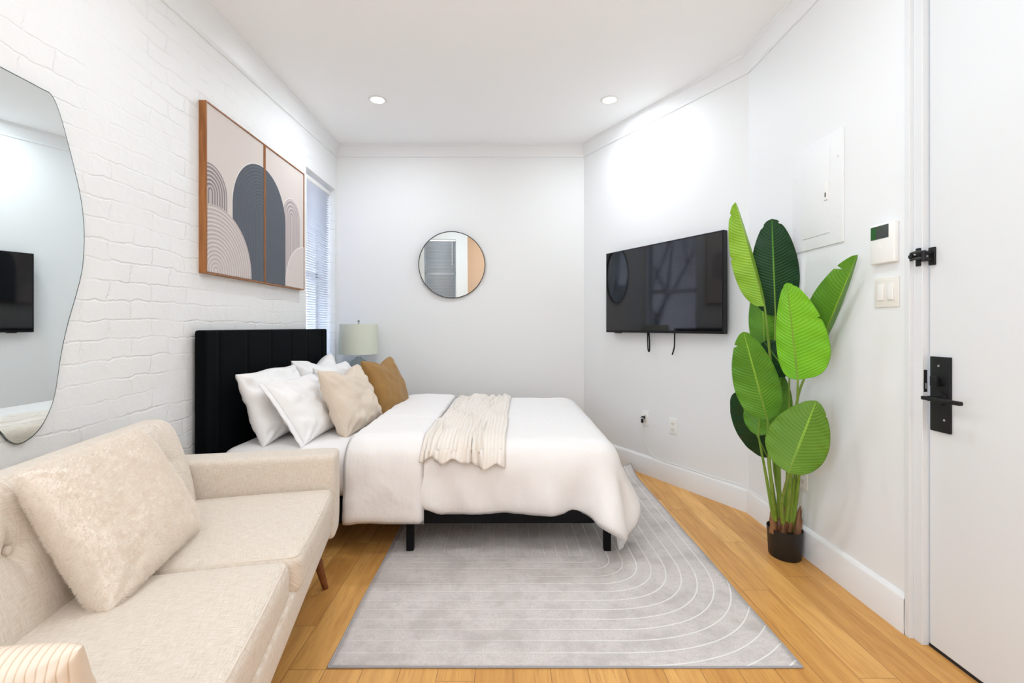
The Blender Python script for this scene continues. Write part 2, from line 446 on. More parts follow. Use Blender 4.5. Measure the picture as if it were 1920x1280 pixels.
# left wall with the window opening  Y 3.628..4.235
WY0, WY1, WZ0, WZ1 = 3.628, 4.235, 0.66, 2.368
wl = MB()
WV = (-2.1, -0.5, 0.8, 2.4)  # opening for the added fill window behind the camera
wl.box((LX-0.25, -3.1, 0), (LX, WV[0], CZ)); wl.box((LX-0.25, WV[1], 0), (LX, WY0, CZ)); wl.box((LX-0.25, WV[0], 0), (LX, WV[1], WV[2])); wl.box((LX-0.25, WV[0], WV[3]), (LX, WV[1], CZ)); wl.box((LX-0.25, WY0, 0), (LX, WY1, WZ0)); wl.box((LX-0.25, WY0, WZ1), (LX, WY1, CZ)); wl.box((LX-0.25, WY1, 0), (LX, 4.5, CZ))
struct(wl.build('wall_left', M_brick, smooth=False))
struct(MB().box((LX-0.25, BY, 0), (0.9, BY+0.15, CZ)).build('wall_back', M_wall, smooth=False))
# angled wall + right wall: prisms
def prism(poly, z0, z1):
    n = len(poly); vs = [V((x, y, z0)) for x, y in poly]+[V((x, y, z1)) for x, y in poly]
    fs = [tuple(reversed(range(n))), tuple(range(n, 2*n))]+[(i, (i+1) % n, n+(i+1) % n, n+i) for i in range(n)]
    return vs, fs
struct(MB().add(*prism([P2, P3, (1.62, 2.853), (1.62, 4.4), (0.703, 4.4)], 0, CZ)).build('wall_angled', M_wall, smooth=False))
DZ = 2.47
wr = MB(); wr.box((RX, 1.722, 0), (RX+0.15, 2.853, CZ)); wr.box((RX, 0.72, DZ), (RX+0.15, 1.722, CZ)); wr.box((RX, -4.7, 0), (RX+0.15, 0.72, CZ))
struct(wr.build('wall_right', M_wall, smooth=False))
# rear: wall with a window, then a warm lit passage to the right
rw = MB()
RW = (-1.36, -0.60, 0.75, 2.40)
rw.box((-1.8, RY-0.2, 0), (RW[0], RY, CZ)); rw.box((RW[0], RY-0.2, 0), (RW[1], RY, RW[2])); rw.box((RW[0], RY-0.2, RW[3]), (RW[1], RY, CZ)); rw.box((RW[1], RY-0.2, 0), (-0.32, RY, CZ))
struct(rw.build('wall_rear', M_rear, smooth=False))
hw = MB(); hw.box((-0.47, -4.6, 0), (-0.322, RY-0.2, CZ)); hw.box((-0.47, -4.75, 0), (1.6, -4.6, CZ))
struct(hw.build('wall_hall', M_warm, smooth=False))

# crown moulding and baseboards swept along the room outline with mitred corners
def offset_poly(path, o):
    out = []
    for i, p in enumerate(path):
        p = V(p).to_2d() if len(p) > 2 else V(p)
        dirs = []
        if i > 0: dirs.append((p-V(path[i-1])).normalized())
        if i < len(path)-1: dirs.append((V(path[i+1])-p).normalized())
        ns = [V((d.y, -d.x)) for d in dirs]      # inner normal: path runs clockwise (left wall -> back -> right)
        m = sum(ns, V((0, 0)))/len(ns); m = m/m.dot(ns[0])
        out.append(p+m*o)
    return out
PATH = [(LX, RY), P1, P2, P3, (RX, 1.722)]
crown_prof = [(0.0, 2.668), (0.006, 2.668), (0.010, 2.672), (0.010, 2.682), (0.007, 2.686), (0.012, 2.70), (0.020, 2.722), (0.031, 2.744), (0.040, 2.757), (0.046, 2.762), (0.048, 2.768), (0.048, CZ)]
base_prof = [(0.015, 0.0), (0.015, 0.128), (0.013, 0.134), (0.008, 0.139), (0.005, 0.145), (0.0, 0.146)]
def sweep(prof, path, seg, name, mat, drop=None):
    rings = []
    offs = {o: offset_poly(path, o) for o, _ in prof}
    n = 12
    vs = []
    for k in range(n+1):
        t = k/n
        for (o, z) in prof:
            a = offs[o][seg]; b = offs[o][seg+1]; p = a.lerp(b, t)
            zz = z
            if drop: zz = z - drop(p.y)*max(0, min(1, (CZ-z)/0.1))
            vs.append(V((p.x, p.y, zz)))
    m = len(prof)
    fs = [(i*m+j, i*m+j+1, (i+1)*m+j+1, (i+1)*m+j) for i in range(n) for j in range(m-1)]
    # back faces on the wall make it solid
    fs += [(i*m+m-1, i*m, (i+1)*m, (i+1)*m+m-1) for i in range(n)]
    return struct(make(name, vs, fs, mat, smooth=True, angle=30))
PATHC = [(LX, RY), P1, P2, P3, (RX, -4.6)]
for i, nm in enumerate(['trim_1', 'trim_2', 'trim_3', 'trim_4']):
    sweep(crown_prof, PATHC, i, nm, M_trim, (lambda y: min(0.09, max(0.0, 0.036*(4.25-y)))) if i == 0 else None)
for i, nm in enumerate(['baseboard_left', 'baseboard_back', 'baseboard_angled', 'baseboard_right']):
    sweep(base_prof, PATH, i, nm, M_trim)
# door casing, jamb, door
cs = MB()
cs.box((1.459, 1.700, 0), (1.475, 1.722, 2.52), 0.002); cs.box((1.474, 1.664, 0), (1.53, 1.701, 2.49), 0.002)
cs.box((1.452, 0.66, 2.49), (1.475, 1.722, 2.55), 0.002); cs.box((1.458, 0.72, 2.462), (1.53, 1.69, 2.49), 0.002)
cs.box((1.452, 0.66, 0), (1.475, 0.72, 2.49), 0.002)
cs.box((1.492, 0.72, 0), (1.502, 0.722, 2.46))
struct(cs.build('trim_5', M_door, smooth=False))
door = MB().box((1.495, 0.724, 0.012), (1.54, 1.659, 2.458), 0.003).build('door_1', M_door, smooth=False); struct(door)
struct(MB().box((1.497, 0.72, 0.0), (1.56, 1.664, 0.010)).build('door_gap_strip', M_gapshade, smooth=False))  # dark strip paints the shade in the gap below the door
DX = 1.495
plate = MB().box((DX-0.010, 1.574, 0.768), (DX, 1.647, 1.026), 0.002).build('lock_plate', M_blackpart, door); plate['label'] = 'matte black rectangular lock plate'
# lever, thumb turn, screws
lev = MB()
lev.add(*tube([(DX-0.010, 1.607, 0.884), (DX-0.02, 1.607, 0.884)], [0.025, 0.024], 24)); lev.add(*tube([(DX-0.02, 1.607, 0.884), (DX-0.052, 1.607, 0.884)], 0.009, 16))
lev.box((DX-0.060, 1.490, 0.8775), (DX-0.044, 1.628, 0.8905), 0.003)
lev.build('lever_handle', M_blackpart, plate)
tt = MB(); tt.add(*tube([(DX-0.010, 1.607, 0.942), (DX-0.018, 1.607, 0.942)], [0.017, 0.016], 24)); tt.box((DX-0.034, 1.600, 0.925), (DX-0.017, 1.622, 0.960), 0.002)
tt.build('thumb_turn', M_blackpart, plate)
sc = MB()
for (y, z) in ((1.613, 0.995), (1.592, 0.812)): sc.add(*tube([(DX-0.010, y, z), (DX-0.0115, y, z)], 0.004, 12))
sc.build('screw', M_steel, plate)
st = MB().box((1.4785, 1.6625, 0.898), (1.4905, 1.6645, 0.977), 0.0008).build('strike_plate', M_blackpart, door)
MB().box((1.482, 1.662, 0.91), (1.487, 1.6628, 0.93)).build('strike_slot', M_steel, st)
# swing bar door guard
lt = MB(); lt.box((DX-0.007, 1.632, 1.345), (DX, 1.658, 1.408), 0.003)
lt.add(*tube([(DX-0.006, 1.645, 1.388), (DX-0.036, 1.645, 1.388)], 0.007, 12)); lt.add(*tube([(DX-0.006, 1.645, 1.366), (DX-0.036, 1.645, 1.366)], 0.007, 12))
lt.add(*tube([(DX-0.034, 1.645, 1.358), (DX-0.034, 1.645, 1.396)], 0.0075, 12))
g = lt.build('door_guard', M_blackpart, door)
for dz in (1.369, 1.391):
    MB().tube(smoothpath([(DX-0.034, 1.640, dz), (DX-0.041, 1.655, dz+0.002), (DX-0.047, 1.668, dz+0.001), (DX-0.050, 1.680, dz-0.002)]), 0.0048, 10).build('swing_bar', M_grayhw, g)
kp = MB(); kp.box((1.467, 1.668, 1.345), (1.475, 1.686, 1.410), 0.003); kp.add(*tube([(1.468, 1.677, 1.379), (1.446, 1.677, 1.379)], 0.005, 10)); kp.add(*tube([(1.450, 1.677, 1.379), (1.441, 1.677, 1.379)], 0.008, 12))
kp.build('guard_catch', M_blackpart, door)
# rear door at the end of the passage
d2 = struct(MB().box((0.35, -4.6, 0.0), (1.15, -4.57, 2.05), 0.003).build('door_2', M_warm, smooth=False))
MB().box((0.25, -4.6, 0), (0.34, -4.575, 2.14)).box((1.16, -4.6, 0), (1.25, -4.575, 2.14)).box((0.25, -4.6, 2.06), (1.25, -4.575, 2.14)).build('door_frame', M_trim, d2, smooth=False)
hd = MB(); hd.box((0.40, -4.57, 1.0), (0.44, -4.56, 1.2), 0.003); hd.box((0.40, -4.53, 1.09), (0.52, -4.515, 1.105), 0.003); hd.tube([(0.42, -4.56, 1.097), (0.42, -4.52, 1.097)], 0.008)
hd.build('door_handle', M_blackpart, d2)

# ------------------------------------------------------------------ window_1 (left wall) and its blind
def window(name, box_fn, L, z0, z1, zr):
    """box_fn(a0,a1,d0,d1,z0,z1) adds a box: a along the wall, d depth outward"""
    fr = MB()
    for (a0, a1, q0, q1) in ((0, 0.035, z0, z1), (L-0.035, L, z0, z1), (0, L, z0, z0+0.045), (0, L, z1-0.035, z1), (0, L, zr-0.022, zr+0.022)):
        box_fn(fr, a0, a1, 0.16, 0.21, q0, q1)
    w = fr.build(name, M_trim, smooth=False); struct(w)
    gl = MB(); box_fn(gl, 0.03, L-0.03, 0.183, 0.187, z0+0.04, z1-0.03); gl.build('glass', M_glass, w, smooth=False)
    return w
def bx1(m, a0, a1, d0, d1, z0, z1, bev=0): m.box((LX-d1, WY0+a0, z0), (LX-d0, WY0+a1, z1), bev)
L1 = WY1-WY0
w1 = window('window_1', bx1, L1, WZ0, WZ1, 1.58)
sill = MB(); bx1(sill, 0, L1, 0.0, 0.16, WZ0, WZ0+0.02); sill.build('window_sill', M_trim, w1, smooth=False)
M_blind2 = simple('grey_white_blind_slat', (0.50, 0.51, 0.52), 0.5)
def blind(loc, fr, L, ztop, zbot, label, tilt=-28, bm=None):
    """fr(a, d, z): a along the rail, d depth (positive = outward)"""
    t = thing('window_blind', loc, label, 'window blind')
    MB().box((0.004, -0.016, ztop-0.034), (L-0.004, 0.020, ztop), 0.002, fr).build('headrail', M_plastic, t)
    s = MB(); z = ztop-0.05; ca, sa = math.cos(math.radians(tilt)), math.sin(math.radians(tilt))
    while z > zbot+0.03:
        vs = []
        for a in (0.008, L-0.008):
            for k in range(5):
                q = -0.0125+0.025*k/4; cr = 0.0018*(1-(q/0.0125)**2)
                vs.append(V((a, q*ca-cr*sa, z+q*sa+cr*ca)))
        s.add([fr(v) for v in vs], [(k, k+1, 5+k+1, 5+k) for k in range(4)])
        z -= 0.0205
    so = s.build('slats', bm or M_blind, t, angle=180)
    md = so.modifiers.new('t', 'SOLIDIFY'); md.thickness = 0.0004
    MB().box((0.006, -0.010, zbot), (L-0.006, 0.012, zbot+0.02), 0.002, fr).build('bottom_rail', M_plastic, t)
    c = MB()
    for a in (L*0.12, L*0.88):
        for d in (-0.0125, 0.0125): c.add([fr(v) for v in tube([(a, d, ztop-0.03), (a, d, zbot+0.01)], 0.0007, 5)[0]], tube([(0,0,1), (0,0,0)], 0.1, 5)[1])
    c.build('ladder_cords', M_plastic, t)
    tv, tf = tube([(L*0.12, -0.022, ztop-0.03), (L*0.12, -0.024, ztop-0.60)], 0.0035, 8)
    MB().add([fr(v) for v in tv], tf).build('tilt_wand', M_plastic, t)
    return t
blind((LX-0.05, WY0+L1/2, 0.70), lambda v: V((LX-0.055-v.y, WY0+0.01+v.x, v.z)), L1-0.02, 2.345, 0.685, 'white slatted blind in the narrow window behind the black headboard', -13)
def bx2(m, a0, a1, d0, d1, z0, z1, bev=0): m.box((RW[0]+a0, RY-d1, z0), (RW[0]+a1, RY-d0, z1), bev)
w2 = window('window_2', bx2, RW[1]-RW[0], RW[2], RW[3], 1.58)
blind((RW[0]+0.38, RY-0.04, 0.8), lambda v: V((RW[1]-v.x, RY-0.03-v.y, v.z)), RW[1]-RW[0], RW[3]-0.01, 0.78, 'white slatted blind reflected in the round mirror, on the window behind the viewer', -30, M_blind2)

def bx3(m, a0, a1, d0, d1, z0, z1, bev=0): m.box((LX-d1, WV[0]+a0, z0), (LX-d0, WV[0]+a1, z1), bev)
w3 = window('added_fill_window', bx3, WV[1]-WV[0], WV[2], WV[3], 1.6)  # unseen window, added so fill light can enter from the left
# outside: a street facade and a bare tree, seen between the slats and in the television
struct(MB().box((-4.5, -6.6, -2.5), (-0.5, -6.4, 5.0)).build('wall_dark_backing', simple('dark_backing_wall', (0.10, 0.10, 0.10), 0.9), smooth=False))  # unseen wall added to keep the rear blind's gaps dark
def mkfacade():
    m = MB().box((-7.3, -6.0, -2.5), (-7.0, 16, 6.5))
    o = m.build('brick_building', M_obrick, smooth=False, loc=(-7.2, 6, -2.5)); tag(o, 'pale brick building across the street, seen through the blinds', 'building')
    for k in range(5):
        for zz in (0.2, 3.2):
            y = 1.2+k*2.3
            f = MB().box((-7.0, y, zz), (-6.96, y+1.0, zz+1.7)).build('window', M_lcd, o, smooth=False)
mkfacade()
struct(MB().box((-12, -12, -2.6), (-1.81, 20, -2.5)).build('ground', M_ground, smooth=False))
def mktree():
    rnd = random.Random(3); m = MB()
    def branch(p, d, L, r, n):
        pts = [p]; q = V(p)
        for k in range(4):
            d = (d+V((rnd.uniform(-.14,.14), rnd.uniform(-.14,.14), rnd.uniform(-.05,.12)))).normalized(); q = q+d*L/4; pts.append(q.copy())
        m.add(*tube(pts, [r*(1-0.1*k) for k in range(5)], 7))
        if n > 0:
            for k in range(3):
                a = rnd.uniform(0, 2*PI); dd = (d*0.9+V((math.cos(a)*.6, math.sin(a)*.6, .3))).normalized(); branch(pts[2+k % 3], dd, L*0.68, r*0.52, n-1)
    branch(V((-4.4, 5.05, -2.5)), V((0, 0.02, 1)), 3.6, 0.10, 4)
    o = m.build('bare_tree', M_bark, loc=(-4.4, 5.05, -2.5)); tag(o, 'bare street tree outside the narrow window, reflected in the television', 'tree')
mktree()

# ------------------------------------------------------------------ ceiling downlights
dl = thing('recessed_downlight', (-0.938, 3.41, CZ), 'left of the two round recessed ceiling downlights in view', 'ceiling light', 'recessed ceiling downlights')
MB().add(*lathe((-0.938, 3.41, CZ), [(0.047, 0.0), (0.047, -0.003), (0.052, -0.006), (0.060, -0.006), (0.066, -0.002), (0.066, 0.0)])).build('trim_ring', M_plastic, dl)
lv, lf = lathe((-0.938, 3.41, CZ), [(0.0005, -0.0035), (0.0475, -0.0035)], 48); MB().add(lv, lf).build('lens', M_lens, dl)
spots = [(0.748, 3.41, 'right of the two round recessed ceiling downlights in view, near the angled wall')]
LIGHTS = [(-0.938, 3.41), (0.748, 3.41)]
for (x, y, lb) in spots:
    r = dl.copy(); C.objects.link(r); r.location = (x, y, CZ); r['label'] = lb
    for ch in dl.children: c = ch.copy(); C.objects.link(c); c.parent = r
hid = [(-0.75, 1.55), (0.60, 1.35), (-0.65, -0.55), (0.75, -0.55), (-0.65, -2.2), (0.75, -2.0)]
for i, (x, y) in enumerate(hid):
    r = dl.copy(); C.objects.link(r); r.location = (x, y, CZ)
    r['label'] = ['recessed downlight above the sofa, outside the picture', 'recessed downlight above the entrance door, outside the picture', 'recessed downlight behind the viewer on the left', 'recessed downlight behind the viewer on the right', 'recessed downlight by the rear window', 'recessed downlight at the start of the passage'][i]
    for ch in dl.children: c = ch.copy(); C.objects.link(c); c.parent = r
def lamp(x, y, e, col=(0.91, 0.985, 1.06), z=CZ-0.012, size=0.09):
    l = bpy.data.lights.new('downlight_lamp', 'AREA'); l.shape = 'DISK'; l.size = size; l.energy = e; l.color = col
    o = bpy.data.objects.new('downlight_lamp', l); C.objects.link(o); o.location = (x, y, z); return o
EN = 4.9
for (x, y) in LIGHTS: lamp(x, y, EN*1.35)
for (x, y), e in zip(hid, (EN*1.1, EN*1.2, EN*1.3, EN*1.3, EN*0.45, EN*0.3)): lamp(x, y, e)
wl_ = bpy.data.lights.new('added_window_fill', 'AREA'); wl_.shape = 'RECTANGLE'; wl_.size = 1.5; wl_.size_y = 1.5; wl_.energy = 80; wl_.color = (0.86, 0.94, 1.0)  # area lamp added outside that window as frontal fill
wo_ = bpy.data.objects.new('added_window_fill', wl_); C.objects.link(wo_); wo_.location = (LX-0.30, (WV[0]+WV[1])/2, 1.55); wo_.rotation_euler = (PI/2+0.5, 0, -PI/2)
lamp(0.9, -3.9, 8, (1.0, 0.62, 0.36))

# ------------------------------------------------------------------ world
w = bpy.data.worlds.new('world'); scn.world = w; w.use_nodes = True
bg = w.node_tree.nodes['Background']; bg.inputs[0].default_value = (0.62, 0.76, 1.0, 1); bg.inputs[1].default_value = 5.0

# ------------------------------------------------------------------ rug
def mkrug():
    x0, x1, y0, y1 = -0.593, 0.978, 1.553, 3.70
    nx, ny = 60, 80; vs = []
    def hgt(x, y):
        d = math.hypot(x1-x, y1-y); return 0.005+0.05*max(0.0, 1-d/0.22)**2
    for j in range(ny+1):
        for i in range(nx+1):
            x = x0+(x1-x0)*i/nx; y = y0+(y1-y0)*j/ny
            hh = hgt(x, y)
            vs.append(V((x+0.0015*math.sin(y*9), y, hh+0.0006*noise.noise(V((x*6, y*6, 0))))))
    fs = grid_faces(nx+1, ny+1)
    o = make('area_rug', vs, fs, M_rug, loc=(0.2, 2.6, 0), angle=180)
    md = o.modifiers.new('t', 'SOLIDIFY'); md.thickness = 0.0045; md.offset = -1
    tag(o, 'grey area rug with carved arch lines under the bed', 'rug')
    edge = [vs[i] for i in range(nx+1)]+[vs[j*(nx+1)+nx] for j in range(1, ny+1)]+[vs[ny*(nx+1)+i] for i in range(nx-1, -1, -1)]+[vs[j*(nx+1)] for j in range(ny-1, -1, -1)]
    b = MB(); b.tube([v+V((0, 0, -0.0015)) for v in edge], 0.0035, 6); b.build('rug_binding', M_rugedge, o)
mkrug()

# ------------------------------------------------------------------ bed
BX0, BX1, BYn, BYf = -1.465, 0.545, 2.345, 3.858
bed = thing('bed', (-0.45, 3.1, 0), 'double bed with black upholstered channel headboard and black metal legs', 'bed')
def mkhead():
    X0, X1, Y0, Y1, Z0, Z1 = -1.534, -1.479, 2.300, 3.868, 0.06, 1.112
    vs, fs = rbox(V(((X1-X0)/2, (Y1-Y0)/2, (Z1-Z0)/2)), 0.014, 4, (0, 150, 20))
    c = V(((X0+X1)/2, (Y0+Y1)/2, (Z0+Z1)/2)); out = []
    for v in vs:
        p = v+c
        if v.x > 0.005:
            s = p.y-Y0; d = 1.0
            if s > 0.11 and s < (Y1-Y0)-0.11:
                k = (s-0.115)/((Y1-Y0-0.23)/5); f = k-math.floor(k); d = min(f, 1-f)*((Y1-Y0-0.23)/5)
            else: d = min(abs(s-0.115), abs(s-(Y1-Y0-0.115)))
            if d < 0.02: p.x -= 0.006*(1-d/0.02)**1.6
        out.append(p)
    make('headboard', out, fs, M_velvet, bed)
mkhead()
fm = MB()
fm.box((BX0-0.01, 2.350, 0.145), (0.530, 2.378, 0.262), 0.003); fm.box((BX0-0.01, 3.822, 0.145), (0.530, 3.850, 0.262), 0.003); fm.box((0.505, 2.350, 0.145), (0.533, 3.850, 0.262), 0.003)
fm.box((BX0-0.01, 3.07, 0.18), (0.530, 3.13, 0.235)); fm.box((BX0-0.01, 2.350, 0.145), (BX0+0.02, 3.850, 0.262))
for k in range(12):
    x = BX0+0.10+k*0.165; fm.box((x, 2.37, 0.24), (x+0.06, 3.83, 0.258))
fm.build('bed_frame', M_blackmetal, bed, smooth=False)
for (x, y) in ((0.505, 2.365), (-0.485, 2.365), (0.505, 3.82), (-0.485, 3.82), (-0.485, 3.1), (BX0+0.02, 2.365), (BX0+0.02, 3.82)):
    zf = 0.007 if x > -0.59 and y < 3.7 else 0.0
    zf = 0.006 if (x > -0.59 and y < 3.7) else 0.0
    MB().box((x-0.018, y-0.016, zf), (x+0.018, y+0.016, 0.15), 0.003).build('leg', M_blackmetal, bed, smooth=False)
def mkmattress():
    Z0, Z1 = 0.258, 0.512
    vs, fs = rbox(V(((BX1-BX0)/2, (BYf-BYn)/2, (Z1-Z0)/2)), 0.085, 6, (40, 40, 2)); c = V(((BX0+BX1)/2, (BYn+BYf)/2, (Z0+Z1)/2))
    out = []
    for v in vs:
        p = v+c; n = noise.noise(V((p.x*3, p.y*3, p.z*6)))*0.006
        if v.z > 0: p.z += n
        out.append(p)
    o = make('mattress', out, fs, M_sheet, bed, angle=180)
mkmattress()

# --- position based cloth: drapes a rectangular sheet over a rounded box
def sdf_push(P, c, h, r, off):
    q = P-c; ih = h-r
    cl = np.clip(q, -ih, ih); d = q-cl; L = np.linalg.norm(d, axis=1)
    ins = L < 1e-9
    # points deep inside: push to the top
    out = P.copy(); R = r+off
    m = (L < R) & (~ins)
    out[m] = c+cl[m]+d[m]/L[m][:, None]*R
    if ins.any():
        out[ins, 2] = c[2]+h[2]+off
    return out, (m | ins)
def drape(xs, ys, z0, boxes, steps=150, iters=14, bend=0.35, seed=1, plane=None, damp=0.985, warp=None):
    nx, ny = len(xs), len(ys)
    rng = np.random.RandomState(seed)
    X, Y = np.meshgrid(xs, ys); P = np.stack([X.ravel(), Y.ravel(), np.full(X.size, z0)], 1).astype(float)
    P[:, 2] += rng.rand(P.shape[0])*0.002
    if warp: P = warp(P)
    idx = np.arange(nx*ny).reshape(ny, nx)
    cons = []
    def addc(a, b, k):
        a = a.ravel(); b = b.ravel(); r = np.linalg.norm(P[a]*[1, 1, 0]-P[b]*[1, 1, 0], axis=1); cons.append((a, b, r, k))
    for s in (0, 1):
        addc(idx[:, s:-1:2], idx[:, s+1::2], 1.0); addc(idx[s:-1:2, :], idx[s+1::2, :], 1.0)
        addc(idx[s:-1:2, :-1], idx[s+1::2, 1:], 0.35); addc(idx[s:-1:2, 1:], idx[s+1::2, :-1], 0.35)
    for s in range(4):
        if bend > 0:
            a = idx[:, s:-2:4]; b = idx[:, s+2::4]; m = min(a.shape[1], b.shape[1]); addc(a[:, :m], b[:, :m], bend)
            a = idx[s:-2:4, :]; b = idx[s+2::4, :]; m = min(a.shape[0], b.shape[0]); addc(a[:m], b[:m], bend)
    for s in range(8):
        a = idx[:, s:-5:8]; b = idx[:, s+5::8]; m = min(a.shape[1], b.shape[1]); addc(a[:, :m], b[:, :m], bend*0.35)
        a = idx[s:-5:8, :]; b = idx[s+5::8, :]; m = min(a.shape[0], b.shape[0]); addc(a[:m], b[:m], bend*0.35)
    Q = P.copy(); dt = 1/60
    for st_ in range(steps):
        vel = (P-Q)*damp; Q = P.copy(); P = P+vel; P[:, 2] -= 9.8*dt*dt*0.6
        for it in range(iters):
            for (a, b, r, k) in cons:
                d = P[a]-P[b]; L = np.linalg.norm(d, axis=1)+1e-12; corr = (d*((L-r)/L*0.5*k)[:, None]); P[a] -= corr; P[b] += corr
            touch = None
            for (c, h, r, off) in boxes:
                P, m = sdf_push(P, c, h, r, off); touch = m if touch is None else (touch | m)
            if plane is not None: P[:, 1] = np.minimum(P[:, 1], plane)
            P[:, 2] = np.maximum(P[:, 2], 0.02)
        P[touch, :2] = Q[touch, :2]+(P[touch, :2]-Q[touch, :2])*0.25
    return P, idx
def grid_normals(P, idx):
    G = P[idx]; du = np.gradient(G, axis=1); dv = np.gradient(G, axis=0); n = np.cross(du, dv); n /= (np.linalg.norm(n, axis=2)[:, :, None]+1e-9); return n
def puff_mesh(name, P, idx, thick, mat, parent, edge=0.05, spacing=0.02, inner=0.004, wrinkle=0.004, loc=None, wscale=9.0, hem=1.0, seed=0):
    ny, nx = idx.shape; P = P.copy(); G = P[idx]
    for _ in range(4):
        A_ = np.pad(G, ((1, 1), (1, 1), (0, 0)), 'edge'); L_ = (A_[:-2, 1:-1]+A_[2:, 1:-1]+A_[1:-1, :-2]+A_[1:-1, 2:])/4
        G[1:-1, 1:-1] = 0.5*G[1:-1, 1:-1]+0.5*L_[1:-1, 1:-1]
    P[idx.ravel()] = G.reshape(-1, 3); N = grid_normals(P, idx)
    for _ in range(10):
        A_ = np.pad(N, ((1, 1), (1, 1), (0, 0)), 'edge'); N = (A_[:-2, 1:-1]+A_[2:, 1:-1]+A_[1:-1, :-2]+A_[1:-1, 2:]+2*N)/6
        N /= np.linalg.norm(N, axis=2)[:, :, None]+1e-9
    vs = []; topi = {}; boti = {}
    for j in range(ny):
        for i in range(nx):
            d = min(i, nx-1-i, j, ny-1-j)*spacing
            f = math.sqrt(1-(1-min(1, d/edge))**2)
            p = V(G[j, i]); n = V(N[j, i])
            w = noise.noise(V((i*spacing*wscale+seed, j*spacing*wscale, 3.1)))*wrinkle+noise.noise(V((i*spacing*wscale*2.7, j*spacing*wscale*2.7, 7.7+seed)))*wrinkle*0.5
            # pinched gathers close to the hem
            g = hem*math.exp(-d/0.07)*abs(noise.noise(V(((i if min(j, ny-1-j) < min(i, nx-1-i) else j)*spacing*13+seed, 1.3, 0.4))))*0.03
            topi[(i, j)] = len(vs)
            side_ = max(0.0, 1-abs(n.z)*1.6)
            al = i if min(j, ny-1-j) < min(i, nx-1-i) else j
            ck_ = min(1.0, max(0.0, (math.hypot((nx-1-i)*spacing, j*spacing)-0.10)/0.30)); side_ *= ck_
            w += side_*(0.036*noise.noise(V((al*spacing*5.5+seed+d*2.6, d*2.4, 0.7)))+0.015*noise.noise(V((al*spacing*16+seed, d*5, 2.7))))
            lift = 0.055*max(0, noise.noise(V((al*spacing*5.0+seed, 0.3, 9.1))))*math.exp(-d/0.09)
            vs.append(p+n*max(thick*f*0.5, thick*f+(w-g*f*ck_))+V((0, 0, lift*side_)))
    off = len(vs)
    for j in range(ny):
        for i in range(nx):
            if i in (0, nx-1) or j in (0, ny-1): boti[(i, j)] = topi[(i, j)]
            else:
                boti[(i, j)] = len(vs); vs.append(V(G[j, i])-V(N[j, i])*inner)
    fs = []
    for j in range(ny-1):
        for i in range(nx-1):
            k = [(i, j), (i+1, j), (i+1, j+1), (i, j+1)]
            fs.append(tuple(topi[q] for q in k)); fs.append(tuple(boti[q] for q in reversed(k)))
    fs = [tuple(dict.fromkeys(f)) for f in fs]
    return make(name, vs, fs, mat, parent, angle=180, loc=loc)
mc = np.array([(BX0+BX1)/2, (BYn+BYf)/2, 0.385]); mh = np.array([(BX1-BX0)/2, (BYf-BYn)/2, 0.127])
sp = 0.0215
xs = np.arange(-0.76, 0.545+0.27, sp); ys = np.arange(BYn-0.262, BYf+0.20, sp)
def wcorner(P):
    DX, DY = xs[-1]-0.47, 2.43-ys[0]
    dx = np.maximum(P[:, 0]-0.47, 0)/DX; dy = np.maximum(2.43-P[:, 1], 0)/DY
    m = np.maximum(dx, dy); h = np.hypot(dx, dy)+1e-9; f = np.where((dx > 0) & (dy > 0), 1-0.55*(1-m/h), 1.0)
    P[:, 0] = np.where(dx > 0, 0.47+dx*DX*f, P[:, 0]); P[:, 1] = np.where(dy > 0, 2.43-dy*DY*f, P[:, 1]); return P
P, idx = drape(xs, ys, 0.56, [(mc, mh, 0.085, 0.012)], steps=130, iters=12, plane=4.21, warp=wcorner)
duvet = puff_mesh('duvet', P, idx, 0.034, M_duvet, None, spacing=sp, loc=(0, 3.1, 0.5), edge=0.06)
tag(duvet, 'white cotton duvet draped over the bed with its top end folded back', 'duvet')
# folded back flap: second layer lying on the first
mc2 = mc.copy(); xs2 = np.linspace(-0.80, -0.405, 19); ys2 = np.arange(BYn-0.345, BYf+0.19, sp)
P2_, idx2 = drape(xs2, ys2, 0.60, [(mc, mh, 0.085, 0.050)], steps=110, iters=12, plane=4.20)
flap = puff_mesh('folded_flap', P2_, idx2, 0.026, M_duvet, duvet, spacing=sp, edge=0.055, seed=5)
def bvh_of(objs):
    vs = []; fs = []
    for o in objs:
        k = len(vs); l = ORIG[o.name]
        vs += [v.co+l for v in o.data.vertices]; fs += [tuple(i+k for i in p.vertices) for p in o.data.polygons]
    return BVHTree.FromPolygons(vs, fs)
bv = bvh_of([duvet, flap, bed.children[-1]]) if False else bvh_of([duvet, flap])

